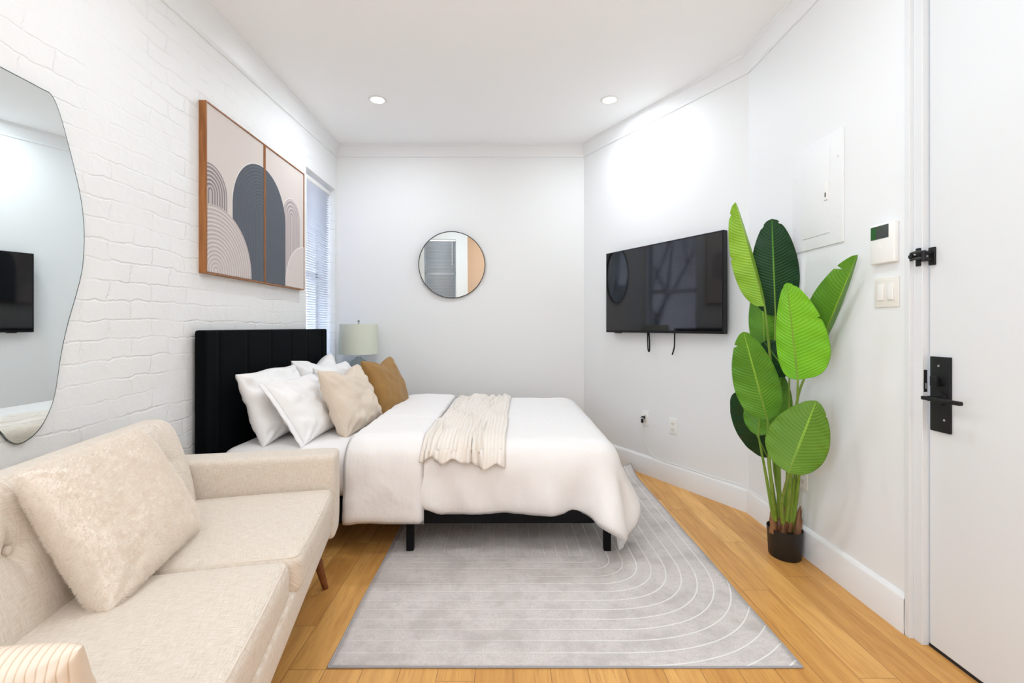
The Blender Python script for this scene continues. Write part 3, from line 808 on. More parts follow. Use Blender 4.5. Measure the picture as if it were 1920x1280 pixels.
# throw blanket: crinkled strip lying across the bed, hanging a little over the near side
def mkthrow():
    nu, nv = 110, 170; vs = []; uvs = []
    for j in range(nv):
        t = j/(nv-1)                # 0 near hem -> 1 far end
        for i in range(nu):
            s = i/(nu-1)
            x = (-0.425+0.415*s)*(1-t)+(-0.37+0.40*s)*t
            x += 0.010*noise.noise(V((t*5, s*2, 0)))
            hem = 0.010*math.sin(s*26+1)+0.024*noise.noise(V((s*6, 2.2, 0.5)))
            Ls = t*1.66-hem*(1-t)      # arc length from hem
            side = 0.062+0.04*s
            if Ls < side:
                z = 0.540-(side-Ls); yy = None
                hit = bv.ray_cast(V((x, 1.8, min(z, 0.535))), V((0, 1, 0)))
                p = hit[0] if hit[0] else V((x, 2.27, z)); n = hit[1] if hit[0] else V((0, -1, 0)); p = V((x, p.y, min(z, 0.535)))
                # stand proud of the skirt
                k = Ls/side
            else:
                y = 2.305+(Ls-side)
                y = min(y, 3.86)
                hit = bv.ray_cast(V((x, y, 1.0)), V((0, 0, -1))); p = hit[0] if hit[0] else V((x, y, 0.55)); k = 1.0
            a = noise.noise(V((s*6.5+1.5*noise.noise(V((s*3, t*4, 0))), t*2.6, 0)))
            b = noise.noise(V((s*24, t*4.0, 5)))
            ple = 0.020*(1-abs(a)*2.6)+0.005*b
            w = math.sin(min(1, min(s, 1-s)*9)*PI/2)
            amp = 1+1.3*max(0, 1-Ls/0.22)
            hgt = 0.010+max(0, ple)*amp*w
            if Ls < side+0.05:
                kk = min(1, max(0, Ls-side)/0.05)
                nn = V((0, -1, 0.25)).lerp(V((0, -0.2, 1)), kk).normalized()
            else: nn = V((0, 0, 1))
            vs.append(p+nn*hgt); uvs.append((s*0.42, t*1.6))
    fs = grid_faces(nu, nv)
    # relax a little so the transition over the edge is soft
    G = np.array([list(v) for v in vs]).reshape(nv, nu, 3)
    for _ in range(3):
        G[1:-1] = G[1:-1]*0.5+0.25*(G[:-2]+G[2:])
    vs = [V(q) for q in G.reshape(-1, 3)]
    o = make('throw_blanket', vs, fs, M_throw, None, loc=(-0.2, 3.0, 0.55), uvs=uvs, angle=180)
    md = o.modifiers.new('t', 'SOLIDIFY'); md.thickness = 0.004; md.offset = 1
    tag(o, 'cream crinkled throw blanket laid across the middle of the bed', 'blanket')
mkthrow()

# ------------------------------------------------------------------ pillows
def pillow(name, bc, e, up, w, h, t, mat, label, cat, group=None, seed=0, chop=0.0, pinch=0.07, wr=0.010, sag=0.0, lean=None, n=44, corner=0.0, parent=None, seam=None, flange=None, uvscale=1.0, power=0.42):
    """bc: bottom-centre point, e: unit width direction, up: unit height direction"""
    e = V(e).normalized(); up = V(up); up = (up-e*up.dot(e)).normalized(); nn = e.cross(up)
    vs = []; uvs = []; faces = []
    idx = {}
    def pos(u, v, sgn):
        x = w/2*u*(1-pinch*(1-v*v)); y = h/2*v*(1-pinch*(1-u*u))
        th = t/2*((1-abs(u)**2.6)*(1-abs(v)**2.6))**power if abs(u) < 1 and abs(v) < 1 else 0.0
        if chop and v > -0.3:
            y -= chop*math.exp(-(u/0.42)**2)*max(0, (v+0.3)/1.3)**1.5
        th *= 1+0.12*(-v)       # filling settles
        fr = max(0, max(abs(u), abs(v))-0.15)
        a = noise.noise(V((u*2.3+seed*3.1, v*2.3, sgn*2)))*wr*1.0+noise.noise(V((u*5+seed, v*5+seed*2, sgn*3)))*wr*0.6
        # gathers from the corners
        ang = math.atan2(abs(v)-1.05, abs(u)-1.05); dc = math.hypot(abs(u)-1, abs(v)-1)
        a += math.sin(ang*11+seed)*wr*0.55*math.exp(-dc*2.4)
        if th > 0: th = max(0.004, th+a*min(1, th/(t*0.22)))
        zz = sgn*th - sag*(u*u)*0 + (lean or 0)*(v)**2*0
        if sag: zz -= sag*(1-v*v)
        return V((x, y+h/2, zz))
    for sgn in (1, -1):
        for j in range(n+1):
            for i in range(n+1):
                # denser near edges
                u = math.sin((i/n-0.5)*PI); v = math.sin((j/n-0.5)*PI)
                key = (i, j, sgn if 0 < i < n and 0 < j < n else 0)
                if key not in idx:
                    p = pos(u, v, sgn); idx[key] = len(vs)
                    vs.append(V(bc)+e*p.x+up*p.y+nn*p.z); uvs.append((u*w/2*uvscale, v*h/2*uvscale))
    def K(i, j, s): return idx[(i, j, s if 0 < i < n and 0 < j < n else 0)]
    for s in (1, -1):
        for j in range(n):
            for i in range(n):
                q = [K(i, j, s), K(i+1, j, s), K(i+1, j+1, s), K(i, j+1, s)]
                if s < 0: q.reverse()
                faces.append(tuple(q))
    zmin = min(v.z for v in vs); 
    o = make(name, vs, faces, mat, parent, loc=bc if parent is None else None, uvs=uvs, angle=180)
    if cat: tag(o, label, cat, group)
    if seam:
        per = [(i, 0) for i in range(n)]+[(n, j) for j in range(n)]+[(n-i, n) for i in range(n)]+[(0, n-j) for j in range(n)]
        pts = [vs[K(i, j, 1)] for i, j in per]; pts.append(pts[0])
        MB().tube(pts, seam[0], 6, False).build('piping', seam[1], o)
    if flange:
        fw = flange; m = MB(); q = []
        for j in range(n+1):
            b = vs[K(0, j, 1)]; b2 = vs[K(min(3, n), j, 1)] if 0 < j < n else b
            wob = 0.006*noise.noise(V((j*0.25, seed, 0)))
            for k in range(5): q.append(b-e*(fw*k/4)+nn*(wob*k/4))
        m.add(q, grid_faces(5, n+1))
        fo = m.build('flange', mat, o, angle=180); md = fo.modifiers.new('t', 'SOLIDIFY'); md.thickness = 0.005; md.offset = 0
    return o
Z = 0.520
up = lambda dx, dz: V((dx, 0, dz))
# back row leaning on the headboard
pillow('pillow', (-1.25, 2.745, Z-0.01), (0, 1, 0.0), up(-0.36, 0.93), 0.66, 0.40, 0.17, M_pillow, 'white bed pillow leaning on the headboard at the near side', 'pillow', 'white bed pillows', seed=1, chop=-0.015, pinch=0.08, wr=0.019)
pillow('pillow', (-1.26, 3.43, Z-0.01), (0, 1, 0.02), up(-0.36, 0.93), 0.68, 0.43, 0.17, M_pillow, 'white bed pillow leaning on the headboard at the far side', 'pillow', 'white bed pillows', seed=4, chop=0.05, pinch=0.08, wr=0.019)
# front row
pillow('pillow', (-1.045, 2.72, Z-0.008), (0.02, 1, 0.0), up(-0.56, 0.83), 0.56, 0.385, 0.16, M_pillow, 'white pillow with flat flanged edge in front of the near back pillow', 'pillow', 'white bed pillows', seed=2, flange=0.045, pinch=0.06, wr=0.019)
pillow('pillow', (-1.10, 3.36, Z-0.008), (0.0, 1, 0.0), up(-0.42, 0.9), 0.60, 0.385, 0.16, M_pillow, 'white pillow behind the beige and caramel cushions', 'pillow', 'white bed pillows', seed=7, pinch=0.06, wr=0.019)
pillow('cushion', (-0.865, 2.86, Z-0.012), (0.13, 1, 0.0), up(-0.40, 0.90), 0.50, 0.405, 0.17, M_beigecush, 'square beige cotton cushion with dented top edge in front of the pillows', 'cushion', seed=3, chop=0.05, pinch=0.06, wr=0.02, seam=(0.0028, M_beigecush))
pillow('cushion', (-0.80, 3.40, Z-0.012), (0.15, 1, 0.0), up(-0.36, 0.92), 0.50, 0.415, 0.17, M_brown, 'square caramel brown cushion standing behind the beige one', 'cushion', seed=8, chop=0.045, pinch=0.06, wr=0.010, seam=(0.0028, M_brown))

# ------------------------------------------------------------------ nightstand + lamp
ns = thing('nightstand', (-1.25, 4.05, 0), 'small dark nightstand under the table lamp, behind the bed', 'nightstand')
MB().box((-1.50, 3.90, 0.12), (-1.03, 4.235, 0.56), 0.006).build('cabinet', M_night, ns, smooth=False)
for x in (-1.48, -1.07):
    for y in (3.92, 4.20): MB().box((x, y, 0), (x+0.03, y+0.03, 0.12)).build('leg', M_night, ns, smooth=False)
lc = (-1.275, 4.04, 0.56)
lp = thing('table_lamp', lc, 'table lamp with pale sage drum shade between bed and back wall', 'lamp')
MB().add(*lathe(lc, [(0.0005, 0.0), (0.075, 0.0), (0.078, 0.012), (0.03, 0.02), (0.028, 0.03), (0.055, 0.06), (0.088, 0.12), (0.098, 0.18), (0.092, 0.23), (0.065, 0.275), (0.028, 0.295), (0.022, 0.31), (0.0005, 0.31)], 40)).build('glass_base', M_lampglass, lp)
MB().tube([(lc[0], lc[1], 0.865), (lc[0], lc[1], 1.165)], 0.006).build('stem', M_steel, lp)
sh = MB(); sh.add(*lathe((lc[0], lc[1], 0), [(0.168, 0.895), (0.156, 1.150), (0.153, 1.150), (0.165, 0.895), (0.168, 0.895)], 64))
sh.build('lamp_shade', M_shade, lp)
fi = MB(); fi.add(*lathe((lc[0], lc[1], 0), [(0.004, 1.150), (0.008, 1.158), (0.004, 1.166), (0.011, 1.176), (0.011, 1.184), (0.0005, 1.192)], 20))
for k in range(3):
    a = k*2*PI/3; fi.tube([(lc[0], lc[1], 1.142), (lc[0]+0.154*math.cos(a), lc[1]+0.154*math.sin(a), 1.142)], 0.0015, 6)
fi.build('finial', M_steel, lp)

# ------------------------------------------------------------------ sofa (turned 11 degrees off the wall)
FU = V((-0.195, 0.981, 0)); FN = V((0.981, 0.195, 0)); FO = V((-0.735, 1.995, 0))
def S(u, n, z): return FO+FU*u+FN*n+V((0, 0, z))
sofa = thing('sofa', S(-0.9, -0.35, 0), 'oatmeal linen sofa with button-tufted back along the brick wall', 'sofa')
def spart(name, u0, u1, n0, n1, z0, z1, r, seg=4, sub_=(0, 0, 0), fn=None, mat=M_linen, parent=None, uvax=(0, 1)):
    vs, fs = rbox(V(((u1-u0)/2, (n1-n0)/2, (z1-z0)/2)), r, seg, sub_); c = V(((u0+u1)/2, (n0+n1)/2, (z0+z1)/2)); out = []; uvs = []
    for v in vs:
        p = v+c
        if fn: p = fn(p, v)
        if uvax == (1, 2): uvs.append((p.y+0.5*p.x+7, p.z+0.9*p.x+7))
        elif uvax == (0, 2): uvs.append((p.x+7, p.z+0.9*p.y+7))
        else: uvs.append((p.x+p.z*0.5+7, p.y+p.z*0.8+7))
        out.append(S(*p))
    return make(name, out, fs, mat, parent or sofa, uvs=uvs, angle=180)
UL = -1.86
def fbase(p, v): return p
spart('sofa_base', UL, 0.03, -0.70, -0.012, 0.238, 0.345, 0.02, 3, (10, 6, 1))
MBb = MB()
vs_, fs_ = cube(V(((0.06-UL+0.02)/2, 0.33, 0.012))); c_ = V(((UL+0.06)/2, -0.36, 0.232)); MBb.add([S(*(v+c_)) for v in vs_], fs_); MBb.build('wooden_rail', M_walnut, sofa, smooth=False)
def fcush(nc0, nc1, uc0, uc1):
    def f(p, v):
        a = (p.x-uc0)/(uc1-uc0); b = (p.y-nc0)/(nc1-nc0)
        k = max(0, 4*a*(1-a))*max(0, min(1, 4*b*(1-b)))
        if v.z > 0: p.z += 0.018*k**0.5 - 0.012*(1-b)
        if v.y > 0.2: p.y += 0.006*max(0, 4*a*(1-a))
        return p
    return f
for (u0, u1, dn) in ((-0.612, 0.0, 0.0), (-1.225, -0.617, -0.022), (-1.84, -1.23, -0.01)):
    o = spart('seat_cushion', u0, u1, -0.60, 0.0+dn, 0.325, 0.445, 0.032, 5, (30, 26, 2), fcush(-0.60, dn, u0, u1))
    # welt along the upper edge
    pts = []
    r = 0.032
    uu0, uu1, nn1 = u0+r*0.4, u1-r*0.4, dn-r*0.4+0.004
    for k in range(13): pts.append((uu0, -0.56+(nn1-r*0.6+0.56)*k/12))
    for k in range(1, 6):
        g_ = k/6*PI/2; pts.append((uu0+r*0.7-r*0.7*math.cos(g_), nn1-r*0.7+r*0.7*math.sin(g_)))
    pts += [(uu0+r*0.7+(uu1-uu0-1.4*r)*k/16, nn1+0.006*4*(k/16)*(1-k/16)) for k in range(17)]
    for k in range(1, 6):
        g_ = k/6*PI/2; pts.append((uu1-r*0.7+r*0.7*math.sin(g_), nn1-r*0.7+r*0.7*math.cos(g_)))
    for k in range(13): pts.append((uu1, nn1-r*0.6-(nn1-r*0.6+0.56)*k/12))
    pp = []
    for (a, b) in pts:
        f_ = (b+0.60)/0.6; pp.append(S(a, b, 0.4405-0.012*(1-f_)))
    MB().tube(pp, 0.0028, 6).build('welt', M_linen, o)
def farm(p, v):
    # lower outer corner sweeps in under the frame
    t = max(0, min(1, (0.345-p.z)/0.13)); k = 1-math.sqrt(max(0, 1-t*t))
    if p.x > 0: p.x = 0.0+(p.x)*(1-0.62*k)
    return p
def farm2(p, v):
    t = max(0, min(1, (0.345-p.z)/0.13)); k = 1-math.sqrt(max(0, 1-t*t))
    if p.x < UL: p.x = UL+(p.x-UL)*(1-0.62*k)
    return p
spart('armrest', 0.004, 0.155, -0.715, 0.004, 0.222, 0.583, 0.024, 5, (4, 10, 22), farm, uvax=(1, 2))
spart('armrest', UL-0.151, UL, -0.715, 0.004, 0.222, 0.583, 0.024, 5, (4, 10, 22), farm2, uvax=(1, 2))
BUT = [(-0.15-0.34*k, z) for k in range(6) for z in (0.62,)]
def fback(p, v):
    k = (p.z-0.40)
    if v.y > 0:
        d = 0
        for (bu, bz) in BUT:
            dd = math.hypot(p.x-bu, p.z-bz); d += 0.022*math.exp(-(dd/0.028)**2)+0.010*math.exp(-(dd/0.10)**2)
            d += 0.006*math.exp(-((p.x-bu)/0.012)**2)*math.exp(-((p.z-bz)/0.08)**2)
            d += 0.005*math.exp(-((p.z-bz)/0.010)**2)*math.exp(-((p.x-bu)/0.07)**2)
        p.y -= d
        p.y += 0.018*math.sin(max(0, min(1, (p.z-0.40)/0.36))*PI)
    fy = max(0.0, min(1.0, (v.y+0.079)/0.158)); p.y -= k*(0.15+0.12*fy)
    return p
spart('backrest', UL, 0.0, -0.66, -0.502, 0.30, 0.772, 0.060, 6, (170, 4, 50), fback, uvax=(0, 2))
for (bu, bz) in BUT:
    m = MB(); c = S(bu, -0.502-0.27*(bz-0.40)-0.028+0.016, bz); m.add(*tube([c-FN*0.004, c+FN*0.002, c+FN*0.0045], [0.011, 0.010, 0.004], 14)); m.build('button', M_linen, sofa)
for (u, n, du, dn) in ((-0.06, -0.07, 0.10, 0.03), (-0.06, -0.60, 0.10, -0.04), (UL+0.06, -0.07, -0.08, 0.03), (UL+0.06, -0.60, -0.08, -0.04)):
    MB().tube([S(u+du, n+dn, 0.0), S(u, n, 0.23)], [0.012, 0.021], 16).build('leg', M_walnut, sofa)
# plush cushion on the sofa
bc = S(-0.585, -0.385, 0.446)
upv = (S(0, -0.575, 0.80)-S(0, -0.40, 0.46))
fc = pillow('cushion', bc, FU, upv, 0.47, 0.385, 0.15, M_fur, 'large fluffy cream cushion leaning on the sofa back', 'cushion', seed=11, pinch=0.035, wr=0.006, n=70, power=0.36)
ps = fc.modifiers.new('fur', 'PARTICLE_SYSTEM'); st_ = ps.particle_system.settings
st_.type = 'HAIR'; st_.count = 60000; st_.hair_length = 0.009; st_.use_advanced_hair = False; st_.brownian_factor = 0.0015
st_.root_radius = 0.5; st_.tip_radius = 0.2; st_.radius_scale = 0.0014; st_.display_step = 3; st_.render_step = 3; st_.hair_step = 3
# ribbed cushion in the foreground corner
rb = pillow('cushion', S(-1.30, -0.352, 0.452), -FN, V((0, 0, 1))-FU*0.30, 0.50, 0.262, 0.12, M_ribbed, 'ribbed cream cushion at the near end of the sofa, cut by the picture corner', 'cushion', seed=13, pinch=0.02, wr=0.004, power=0.35)

# ------------------------------------------------------------------ wall art, mirrors
XF = -1.511
def canvas(ya, yb, label, shapes):
    t = thing('framed_canvas', (LX, (ya+yb)/2, 1.40), label, 'wall art', 'framed arch canvases over the headboard')
    z0, z1 = 1.400, 2.270; fr = MB(); b = 0.006
    fr.box((LX+0.001, ya, z0), (XF, ya+b, z1)); fr.box((LX+0.001, yb-b, z0), (XF, yb, z1)); fr.box((LX+0.001, ya+b, z0), (XF, yb-b, z0+b)); fr.box((LX+0.001, ya+b, z1-b), (XF, yb-b, z1))
    fr.build('frame', M_frame, t, smooth=False)
    MB().box((LX+0.004, ya+b+0.001, z0+b+0.001), (XF-0.006, yb-b-0.001, z1-b-0.001)).build('canvas', M_canvas, t, smooth=False)
    a0, a1, q0, q1 = ya+b+0.003, yb-b-0.003, z0+b+0.003, z1-b-0.003
    for k, (cy, cz, r, mat, rim, dep) in enumerate(shapes):
        for (rr, mm, dd, nm) in ((r+0.006, M_ar_rim, dep, 'arch_rim'), (r, mat, dep+0.0012, 'painted_arch')):
            if nm == 'arch_rim' and not rim: continue
            pts = []
            for i in range(65):
                g_ = PI*i/64; pts.append((cy+rr*math.cos(g_), cz+rr*math.sin(g_)))
            pts += [(cy-rr, q0), (cy+rr, q0)]
            # clip to the canvas
            def clip(poly, ax, lim, sgn):
                out = []
                for i in range(len(poly)):
                    p, q = poly[i], poly[(i+1) % len(poly)]; ip = sgn*(p[ax]-lim) >= 0; iq = sgn*(q[ax]-lim) >= 0
                    if ip: out.append(p)
                    if ip != iq:
                        s = (lim-p[ax])/(q[ax]-p[ax]); out.append((p[0]+(q[0]-p[0])*s, p[1]+(q[1]-p[1])*s))
                return out
            for (ax, lim, sgn) in ((0, a0, 1), (0, a1, -1), (1, q0, 1), (1, q1, -1)): pts = clip(pts, ax, lim, sgn)
            if len(pts) < 3: continue
            xb = XF-0.0065; xt = XF-0.006+dd; n = len(pts)
            vs = [V((xb, p[0], p[1])) for p in pts]+[V((xt, p[0], p[1])) for p in pts]
            fs = [tuple(range(n)), tuple(n+i for i in reversed(range(n)))]+[(i, n+i, n+(i+1) % n, (i+1) % n) for i in range(n)]
            make(nm, vs, fs, mm, t, smooth=False)
    return t
canvas(2.362, 2.934, 'left wood-framed canvas with slate arch half and two blush ridged arches', [(2.40, 1.82, 0.145, M_ar_l1, False, 0.0010), (2.902, 1.81, 0.308, M_ar_grey, True, 0.0022), (2.44, 1.42, 0.340, M_ar_l2, False, 0.0042)])
canvas(2.938, 3.508, 'right wood-framed canvas with slate arch half and one narrow mauve arch', [(3.31, 1.90, 0.125, M_ar_r1, True, 0.0010), (2.902, 1.81, 0.308, M_ar_grey, False, 0.0030), (3.52, 1.41, 0.305, M_ar_r2, True, 0.0036)])

# wavy wall mirror on the left wall
def wmirror():
    R = [(1.25, 1.925), (1.4265, 1.921), (1.55, 1.919), (1.590, 1.914), (1.619, 1.864), (1.648, 1.778), (1.676, 1.685), (1.701, 1.585), (1.713, 1.469), (1.706, 1.345), (1.682, 1.247), (1.650, 1.143), (1.624, 1.034), (1.600, 0.894), (1.568, 0.818), (1.531, 0.776), (1.485, 0.758), (1.452, 0.776), (1.4265, 0.812), (1.37, 0.87), (1.26, 0.915)]
    L = [(1.12, 0.90), (1.03, 0.83), (0.97, 0.80), (0.91, 0.83), (0.87, 0.95), (0.85, 1.1), (0.80, 1.28), (0.79, 1.42), (0.83, 1.6), (0.88, 1.75), (0.91, 1.87), (0.97, 1.93), (1.10, 1.935)]
    pts = R+L; closed = pts+pts[:1]
    sm = []
    n = len(pts)
    for i in range(n):
        p0, p1, p2, p3 = [V((*pts[(i+k-1) % n], 0)) for k in range(4)]
        for j in range(5):
            t = j/5; sm.append(0.5*((2*p1)+(p2-p0)*t+(2*p0-5*p1+4*p2-p3)*t*t+(3*p1-p0-3*p2+p3)*t**3))
    t = thing('wavy_wall_mirror', (LX+0.002, 1.25, 0.75), 'frameless wavy-edged wall mirror above the sofa', 'mirror')
    k = len(sm); x0, x1 = LX+0.003, LX+0.010
    MB().add([V((x0, p.x, p.y)) for p in sm]+[V((x1-0.0005, p.x, p.y)) for p in sm], [tuple(range(k))]+[(i, (i+1) % k, k+(i+1) % k, k+i) for i in range(k)]).build('mirror_edge', M_mirroredge, t, smooth=False)
    c = V((sum(p.x for p in sm)/k, sum(p.y for p in sm)/k, 0))
    ins = [p+(c-p).normalized()*0.0035 for p in sm]
    MB().add([V((x1-0.0002, p.x, p.y)) for p in ins], [tuple(range(k))]).build('mirror_glass', M_mirror, t, smooth=False)
    MB().add([V((x1-0.0005, p.x, p.y)) for p in sm]+[V((x1-0.0002, p.x, p.y)) for p in ins], [(i, (i+1) % k, k+(i+1) % k, k+i) for i in range(k)]).build('bevel', M_mirroredge, t, smooth=False)
wmirror()
def rmirror():
    cx, cz, r = -0.494, 1.686, 0.300
    t = thing('round_mirror', (cx, BY, cz-r), 'round mirror with thin black frame on the back wall', 'mirror')
    tilt = math.radians(3.3); yaw = math.radians(2.5)
    Mx = Matrix.Translation((cx, BY-0.030, cz)) @ Matrix.Rotation(yaw, 4, 'Z') @ Matrix.Rotation(tilt, 4, 'X')
    prof = [(r-0.006, 0.012), (r-0.006, -0.008), (r, -0.008), (r, 0.012), (r-0.006, 0.012)]
    vs = []; fs = []; seg = 96
    for (q, y) in prof:
        for k in range(seg): g_ = 2*PI*k/seg; vs.append(Mx @ V((q*math.cos(g_), y, q*math.sin(g_))))
    for i in range(len(prof)-1):
        for k in range(seg): fs.append((i*seg+k, (i+1)*seg+k, (i+1)*seg+(k+1) % seg, i*seg+(k+1) % seg))
    make('mirror_frame', vs, fs, M_blackframe, t)
    vs = [Mx @ V(((r-0.005)*math.cos(2*PI*k/seg), -0.002, (r-0.005)*math.sin(2*PI*k/seg))) for k in range(seg)]
    make('mirror_glass', vs, [tuple(range(seg))], M_mirror, t, smooth=False)
    vs = [Mx @ V(((r-0.006)*math.cos(2*PI*k/seg), 0.010, (r-0.006)*math.sin(2*PI*k/seg))) for k in range(seg)]
    make('mirror_back', vs, [tuple(range(seg))], M_blackframe, t, smooth=False)
rmirror()

# ------------------------------------------------------------------ things on the angled wall
WD = V((0.769, -1.412, 0)).normalized(); WN = V((WD.y, -WD.x, 0))     # WN points into the room
def A(s, o, z): return V((0.703, BY, 0))+WD*s+WN*o+V((0, 0, z))
def abox(m, s0, s1, o0, o1, z0, z1, bev=0.0): m.box((s0, o0, z0), (s1, o1, z1), bev, lambda v: A(v.x, v.y, v.z)); return m
def flip(fs): return [tuple(reversed(f)) for f in fs]
tv = thing('television', A(0.95, 0.0, 1.08), 'wall-mounted flat black television on the angled wall', 'television')
TS0, TS1, TZ0, TZ1 = 0.40, 1.497, 1.083, 1.731
abox(MB(), TS0, TS1, 0.045, 0.085, TZ0, TZ1, 0.004).build('television_body', M_tvbody, tv, smooth=False)
scr = MB(); abox(scr, TS0+0.009, TS1-0.009, 0.0855, 0.0862, TZ0+0.018, TZ1-0.009)
scr.build('screen', M_tvscreen, tv, smooth=False)
abox(MB(), TS0+0.25, TS1-0.25, 0.015, 0.05, TZ0+0.10, TZ1-0.15, 0.01).build('rear_housing', M_tvbody, tv, smooth=False)
for s_ in (TS0+0.35, TS1-0.40): abox(MB(), s_, s_+0.05, 0.001, 0.02, TZ0+0.1, TZ1-0.12).build('wall_bracket', M_blackmetal, tv, smooth=False)
abox(MB(), TS0+0.10, TS0+0.16, 0.055, 0.083, TZ0-0.006, TZ0, 0.002).build('sensor', M_tvbody, tv, smooth=False)
for (s, e, loop) in ((0.835, 0.0, True), (1.083, 0.012, False)):
    m = MB()
    if loop:
        pts = smoothpath([A(s-0.006, 0.05, 1.10), A(s-0.006, 0.05, 1.03), A(s-0.002, 0.05, 0.958), A(s+0.008, 0.05, 0.945), A(s+0.014, 0.052, 0.96), A(s+0.014, 0.052, 1.02), A(s+0.004, 0.05, 1.10)])
    else: pts = smoothpath([A(s, 0.05, 1.10), A(s, 0.05, 1.04), A(s-0.002, 0.05, 0.99), A(s-0.012, 0.05, 0.955), A(s-0.022, 0.05, 0.932)])
    m.tube(pts, 0.005, 8); m.build('hanging_strap', M_blackmetal, tv)
def outlet(name, fr, loc, label, cat='outlet', group='wall power outlets'):
    t = thing(name, loc, label, cat, group)
    MB().box((-0.035, 0.0005, -0.057), (0.035, 0.006, 0.057), 0.002, fr).build('cover_plate', M_plastic, t)
    for dz in (-0.020, 0.020):
        s = MB().box((-0.0165, 0.005, dz-0.0135), (0.0165, 0.0075, dz+0.0135), 0.0015, fr).build('receptacle', M_ivory, t)
        q = MB(); q.box((-0.0075, 0.0074, dz-0.002), (-0.0055, 0.0078, dz+0.007), 0, fr); q.box((0.0055, 0.0074, dz-0.002), (0.0075, 0.0078, dz+0.006), 0, fr); q.box((-0.002, 0.0074, dz-0.010), (0.002, 0.0078, dz-0.006), 0, fr)
        q.build('slots', M_socket, s, smooth=False)
    return t
outlet('power_outlet', lambda v: A(0.762+v.x, v.y, 0.428+v.z), A(0.762, 0, 0.37), 'white power outlet with a cable plugged in, beyond the bed foot')
outlet('power_outlet', lambda v: A(1.028+v.x, v.y, 0.416+v.z), A(1.028, 0, 0.36), 'empty white power outlet right of the one with the cable')
outlet('power_outlet', lambda v: V((RX-v.y, 2.325-v.x, 0.385+v.z)), V((RX, 2.325, 0.33)), 'white power outlet behind the potted plant')
cb = thing('white_cable', A(0.76, 0.01, 0.41), 'thin white cable running from the outlet down along the baseboard', 'cable')
pl = MB(); abox(pl, 0.742, 0.762, 0.0075, 0.030, 0.425, 0.444, 0.003); abox(pl, 0.741, 0.758, 0.02, 0.034, 0.393, 0.423, 0.004); pl.build('plug', M_blackpart, cb)
ad = MB(); abox(ad, 0.738, 0.766, 0.028, 0.040, 0.428, 0.436, 0.002); ad.build('metal_tab', M_steel, cb)
cp = [A(0.750, 0.027, 0.395), A(0.752, 0.02, 0.34), A(0.758, 0.012, 0.28), A(0.785, 0.010, 0.22), A(0.83, 0.009, 0.170), A(0.90, 0.0085, 0.1505), A(1.15, 0.0085, 0.149), A(1.40, 0.0085, 0.150), A(1.50, 0.010, 0.156), A(1.58, 0.012, 0.152), V((1.455, 2.78, 0.156)), V((1.46, 2.70, 0.151)), V((1.462, 2.55, 0.150)), V((1.462, 2.36, 0.150))]
MB().tube(smoothpath(cp, 8), 0.0028, 8).build('cord', M_plastic, cb)

# ------------------------------------------------------------------ things on the right wall
def Rb(m, y0, y1, d0, d1, z0, z1, bev=0.0): m.box((RX-d1, y0, z0), (RX-d0, y1, z1), bev); return m
ep = thing('electric_panel', (RX, 2.22, 1.5), 'white painted electric panel cover on the right wall above the plant', 'electric panel')
po = Rb(MB(), 2.045, 2.405, 0.0005, 0.007, 1.500, 2.003, 0.003).build('cover', M_wall, ep)
pd = Rb(MB(), 2.127, 2.322, 0.007, 0.0105, 1.557, 1.948, 0.0015).build('panel_door', M_wall, ep)
pla = Rb(MB(), 2.133, 2.157, 0.0105, 0.016, 1.708, 1.790, 0.002).build('latch', M_plastic, pd)
Rb(MB(), 2.141, 2.149, 0.016, 0.0165, 1.722, 1.742).build('latch_slot', M_socket, pla, smooth=False)
for (y, z) in ((2.385, 1.870), (2.075, 1.885), (2.073, 1.618), (2.385, 1.618)):
    MB().add(*tube([(RX-0.0065, y, z), (RX-0.0095, y, z)], [0.005, 0.004], 12)).build('screw', M_ivory, ep)
ic = thing('intercom', (RX, 1.815, 1.375), 'white wall intercom with small dark screen above the light switch', 'intercom')
ib = Rb(MB(), 1.757, 1.875, 0.0005, 0.022, 1.374, 1.530, 0.006).build('housing', M_plastic, ic)
Rb(MB(), 1.782, 1.868, 0.022, 0.0228, 1.470, 1.521).build('screen', M_lcd, ic, smooth=False)
Rb(MB(), 1.8415, 1.868, 0.0228, 0.0232, 1.470, 1.518).build('green_display', M_green, ic, smooth=False)
MB().add(*tube([(RX-0.022, 1.825, 1.438), (RX-0.0235, 1.825, 1.438)], [0.006, 0.005], 14)).build('button', M_plastic, ic)
sw = thing('light_switch', (RX, 1.815, 1.205), 'double rocker light switch below the intercom', 'light switch')
Rb(MB(), 1.757, 1.872, 0.0005, 0.006, 1.205, 1.321, 0.002).build('cover_plate', M_ivory, sw)
for y in (1.790, 1.837):
    Rb(MB(), y-0.0165, y+0.0165, 0.006, 0.0075, 1.229, 1.297, 0.001).build('rocker_frame', M_ivory, sw)
    Rb(MB(), y-0.0145, y+0.0145, 0.0075, 0.012, 1.232, 1.294, 0.002).build('rocker', M_plastic, sw)

